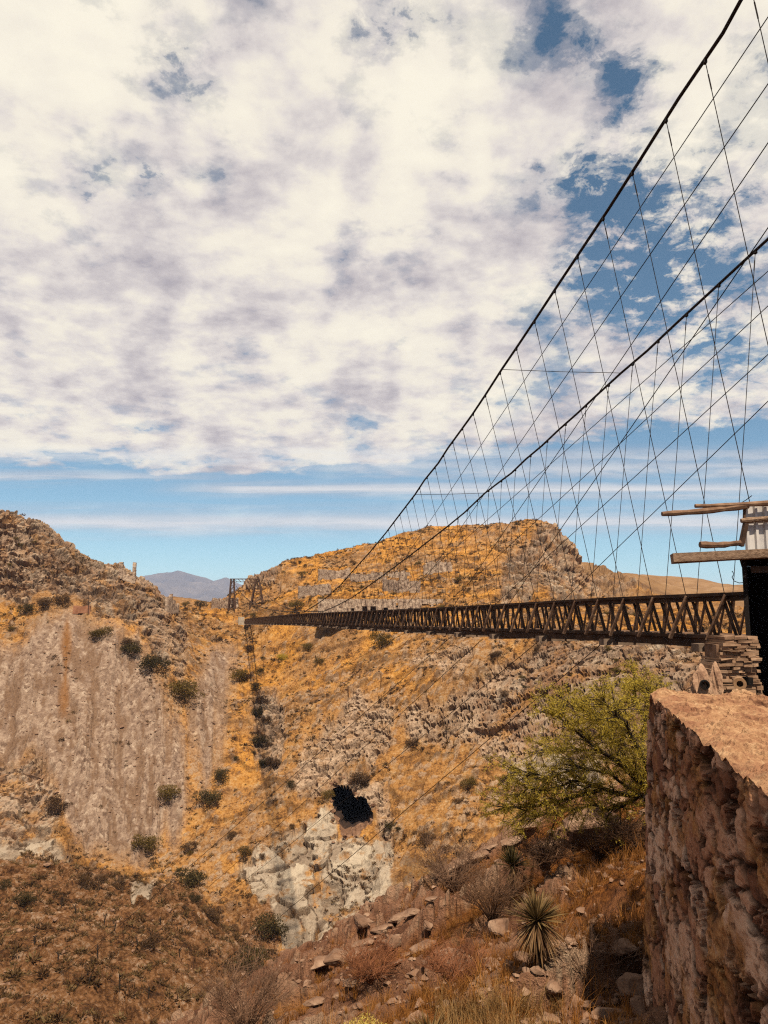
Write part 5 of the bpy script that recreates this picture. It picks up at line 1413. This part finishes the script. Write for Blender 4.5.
sumb = t.math('MULTIPLY', sumb, ragn)
dens = t.math('ADD', dens, sumb)
# lower edge of the cloud deck
wob = t.noise(t.mapping(cv.outputs[0], (.25, 1, 1)), 1.2, 6, .6)
edge = t.math('ADD', .178, t.math('MULTIPLY', t.math('SUBTRACT', wob, .5), .19))
edge = t.math('ADD', edge, t.math('MULTIPLY', t.math('MAXIMUM', az, 0.0), .10))
low = t.n('ShaderNodeMapRange', interpolation_type='SMOOTHSTEP'); t.link(el, low.inputs[0]); t.link(t.math('SUBTRACT', edge, .03), low.inputs[1]); t.link(t.math('ADD', edge, .05), low.inputs[2]); low.inputs[3].default_value = -.42; low.inputs[4].default_value = 0
dens = t.math('ADD', dens, low.outputs[0])
# thinner towards the back of the sky, where the sun stands
bk = t.n('ShaderNodeMapRange'); t.link(dy, bk.inputs[0]); bk.inputs[1].default_value = -.35; bk.inputs[2].default_value = .25; bk.inputs[3].default_value = -.12; bk.inputs[4].default_value = 0
dens = t.math('ADD', dens, bk.outputs[0])
alpha = t.ramp(dens, [(.44, 0), (.50, .38), (.545, .80), (.61, 1)], 'EASE')
# streaks over the clear band
def streak(py, thick, s0, s1, amp, seed, x0=None, x1=None):
    _, e0 = pa(384, py)
    cvx = t.n('ShaderNodeCombineXYZ'); t.link(t.math('MULTIPLY', az, s0), cvx.inputs[0]); t.link(t.math('MULTIPLY', el, s1), cvx.inputs[1]); cvx.inputs[2].default_value = seed
    nz = t.noise(cvx.outputs[0], 1, 7, .6, .3)
    e = t.math('MULTIPLY', t.math('SUBTRACT', t.math('ADD', el, t.math('MULTIPLY', t.math('SUBTRACT', nz, .5), .030)), e0), F / thick)
    g_ = t.math('EXPONENT', t.math('MULTIPLY', t.math('MULTIPLY', e, e), -1.0))
    r_ = t.ramp(nz, [(.34, .45), (.55, 1)])
    g_ = t.math('MULTIPLY', t.math('MULTIPLY', g_, r_), amp)
    if x0 is not None:
        mr = t.n('ShaderNodeMapRange', interpolation_type='SMOOTHSTEP'); t.link(az, mr.inputs[0]); mr.inputs[1].default_value = pa(x0, py)[0]; mr.inputs[2].default_value = pa(x1, py)[0]; mr.inputs[3].default_value = 0; mr.inputs[4].default_value = 1
        g_ = t.math('MULTIPLY', g_, mr.outputs[0])
    return g_
st = t.math('MAXIMUM', streak(522, 10, 2, 40, .95, 1.0), streak(489, 7, 2.5, 60, 1.0, 4.0, 130, 260))
st = t.math('MAXIMUM', st, streak(476, 5, 4, 90, .7, 8.0, 330, 60))
st = t.math('MAXIMUM', st, streak(508, 5, 5, 90, .3, 11.0))
st = t.math('MAXIMUM', st, streak(468, 9, 9, 60, .75, 15.0, 230, 420))
st = t.math('MAXIMUM', st, streak(455, 8, 12, 90, .6, 19.0))
alpha = t.math('MAXIMUM', alpha, st)
# cloud tone: cream tops, lavender-grey bases
tone = t.math('ADD', t.math('ADD', t.math('MULTIPLY', t.noise(cv.outputs[0], 2.9, 8, .54, .2), .52), t.math('MULTIPLY', t.noise(cv.outputs[0], 7.5, 8, .54, .2), .28)), t.math('MULTIPLY', dens, .22)); tone = t.math('ADD', tone, t.math('MULTIPLY', relief, .42))
for b_ in [(430, 120, 120, 110, .05), (40, 40, 120, 60, .05), (60, 250, 120, 60, -.045), (600, 20, 80, 40, -.03), (250, 420, 260, 50, -.015), (400, 380, 110, 50, .04), (290, 240, 200, 50, -.03)]:
    tone = t.math('ADD', tone, blob(*b_))
cc0 = t.ramp(tone, [(.41, (.46, .42, .45)), (.475, (.64, .585, .58)), (.525, (.80, .735, .685)), (.575, (.93, .86, .735)), (.65, (1.0, .93, .775))])
cc = t.mix(st, cc0, (.80, .80, .80))
skyc = t.n('ShaderNodeMix', data_type='RGBA', blend_type='MULTIPLY'); skyc.inputs[0].default_value = 1; t.link(sky.outputs[0], skyc.inputs[6]); skyc.inputs[7].default_value = (.84, 1.06, .94, 1)
b1 = t.n('ShaderNodeBackground'); t.link(skyc.outputs[2], b1.inputs[0]); b1.inputs[1].default_value = .068
b2 = t.n('ShaderNodeBackground'); t.link(cc, b2.inputs[0]); b2.inputs[1].default_value = .565
mx = t.n('ShaderNodeMixShader'); t.link(alpha, mx.inputs[0]); t.link(b1.outputs[0], mx.inputs[1]); t.link(b2.outputs[0], mx.inputs[2])
wo = t.n('ShaderNodeOutputWorld'); t.link(mx.outputs[0], wo.inputs[0])

cam = bpy.data.cameras.new('camera'); cam.sensor_fit = 'VERTICAL'; cam.sensor_height = 24; cam.sensor_width = 18; cam.lens = 24 * F / 1024
cam.clip_start = .05; cam.clip_end = 60000
cobj = bpy.data.objects.new('camera', cam); COL.objects.link(cobj); cobj.rotation_euler = (PI / 2 + PIT, 0, 0)
scene.camera = cobj
scene.view_settings.view_transform = 'Standard'; scene.view_settings.look = 'None'; scene.view_settings.exposure = .8; scene.view_settings.gamma = 1
scene.render.engine = 'CYCLES'
cy = scene.cycles
cy.use_denoising = False; cy.denoiser = 'OPENIMAGEDENOISE'; cy.denoising_input_passes = 'RGB_ALBEDO_NORMAL'; cy.denoising_prefilter = 'ACCURATE'
cy.max_bounces = 5; cy.diffuse_bounces = 3; cy.transparent_max_bounces = 8; cy.volume_bounces = 0
cy.use_adaptive_sampling = True; cy.adaptive_threshold = .008; cy.filter_width = 1.2
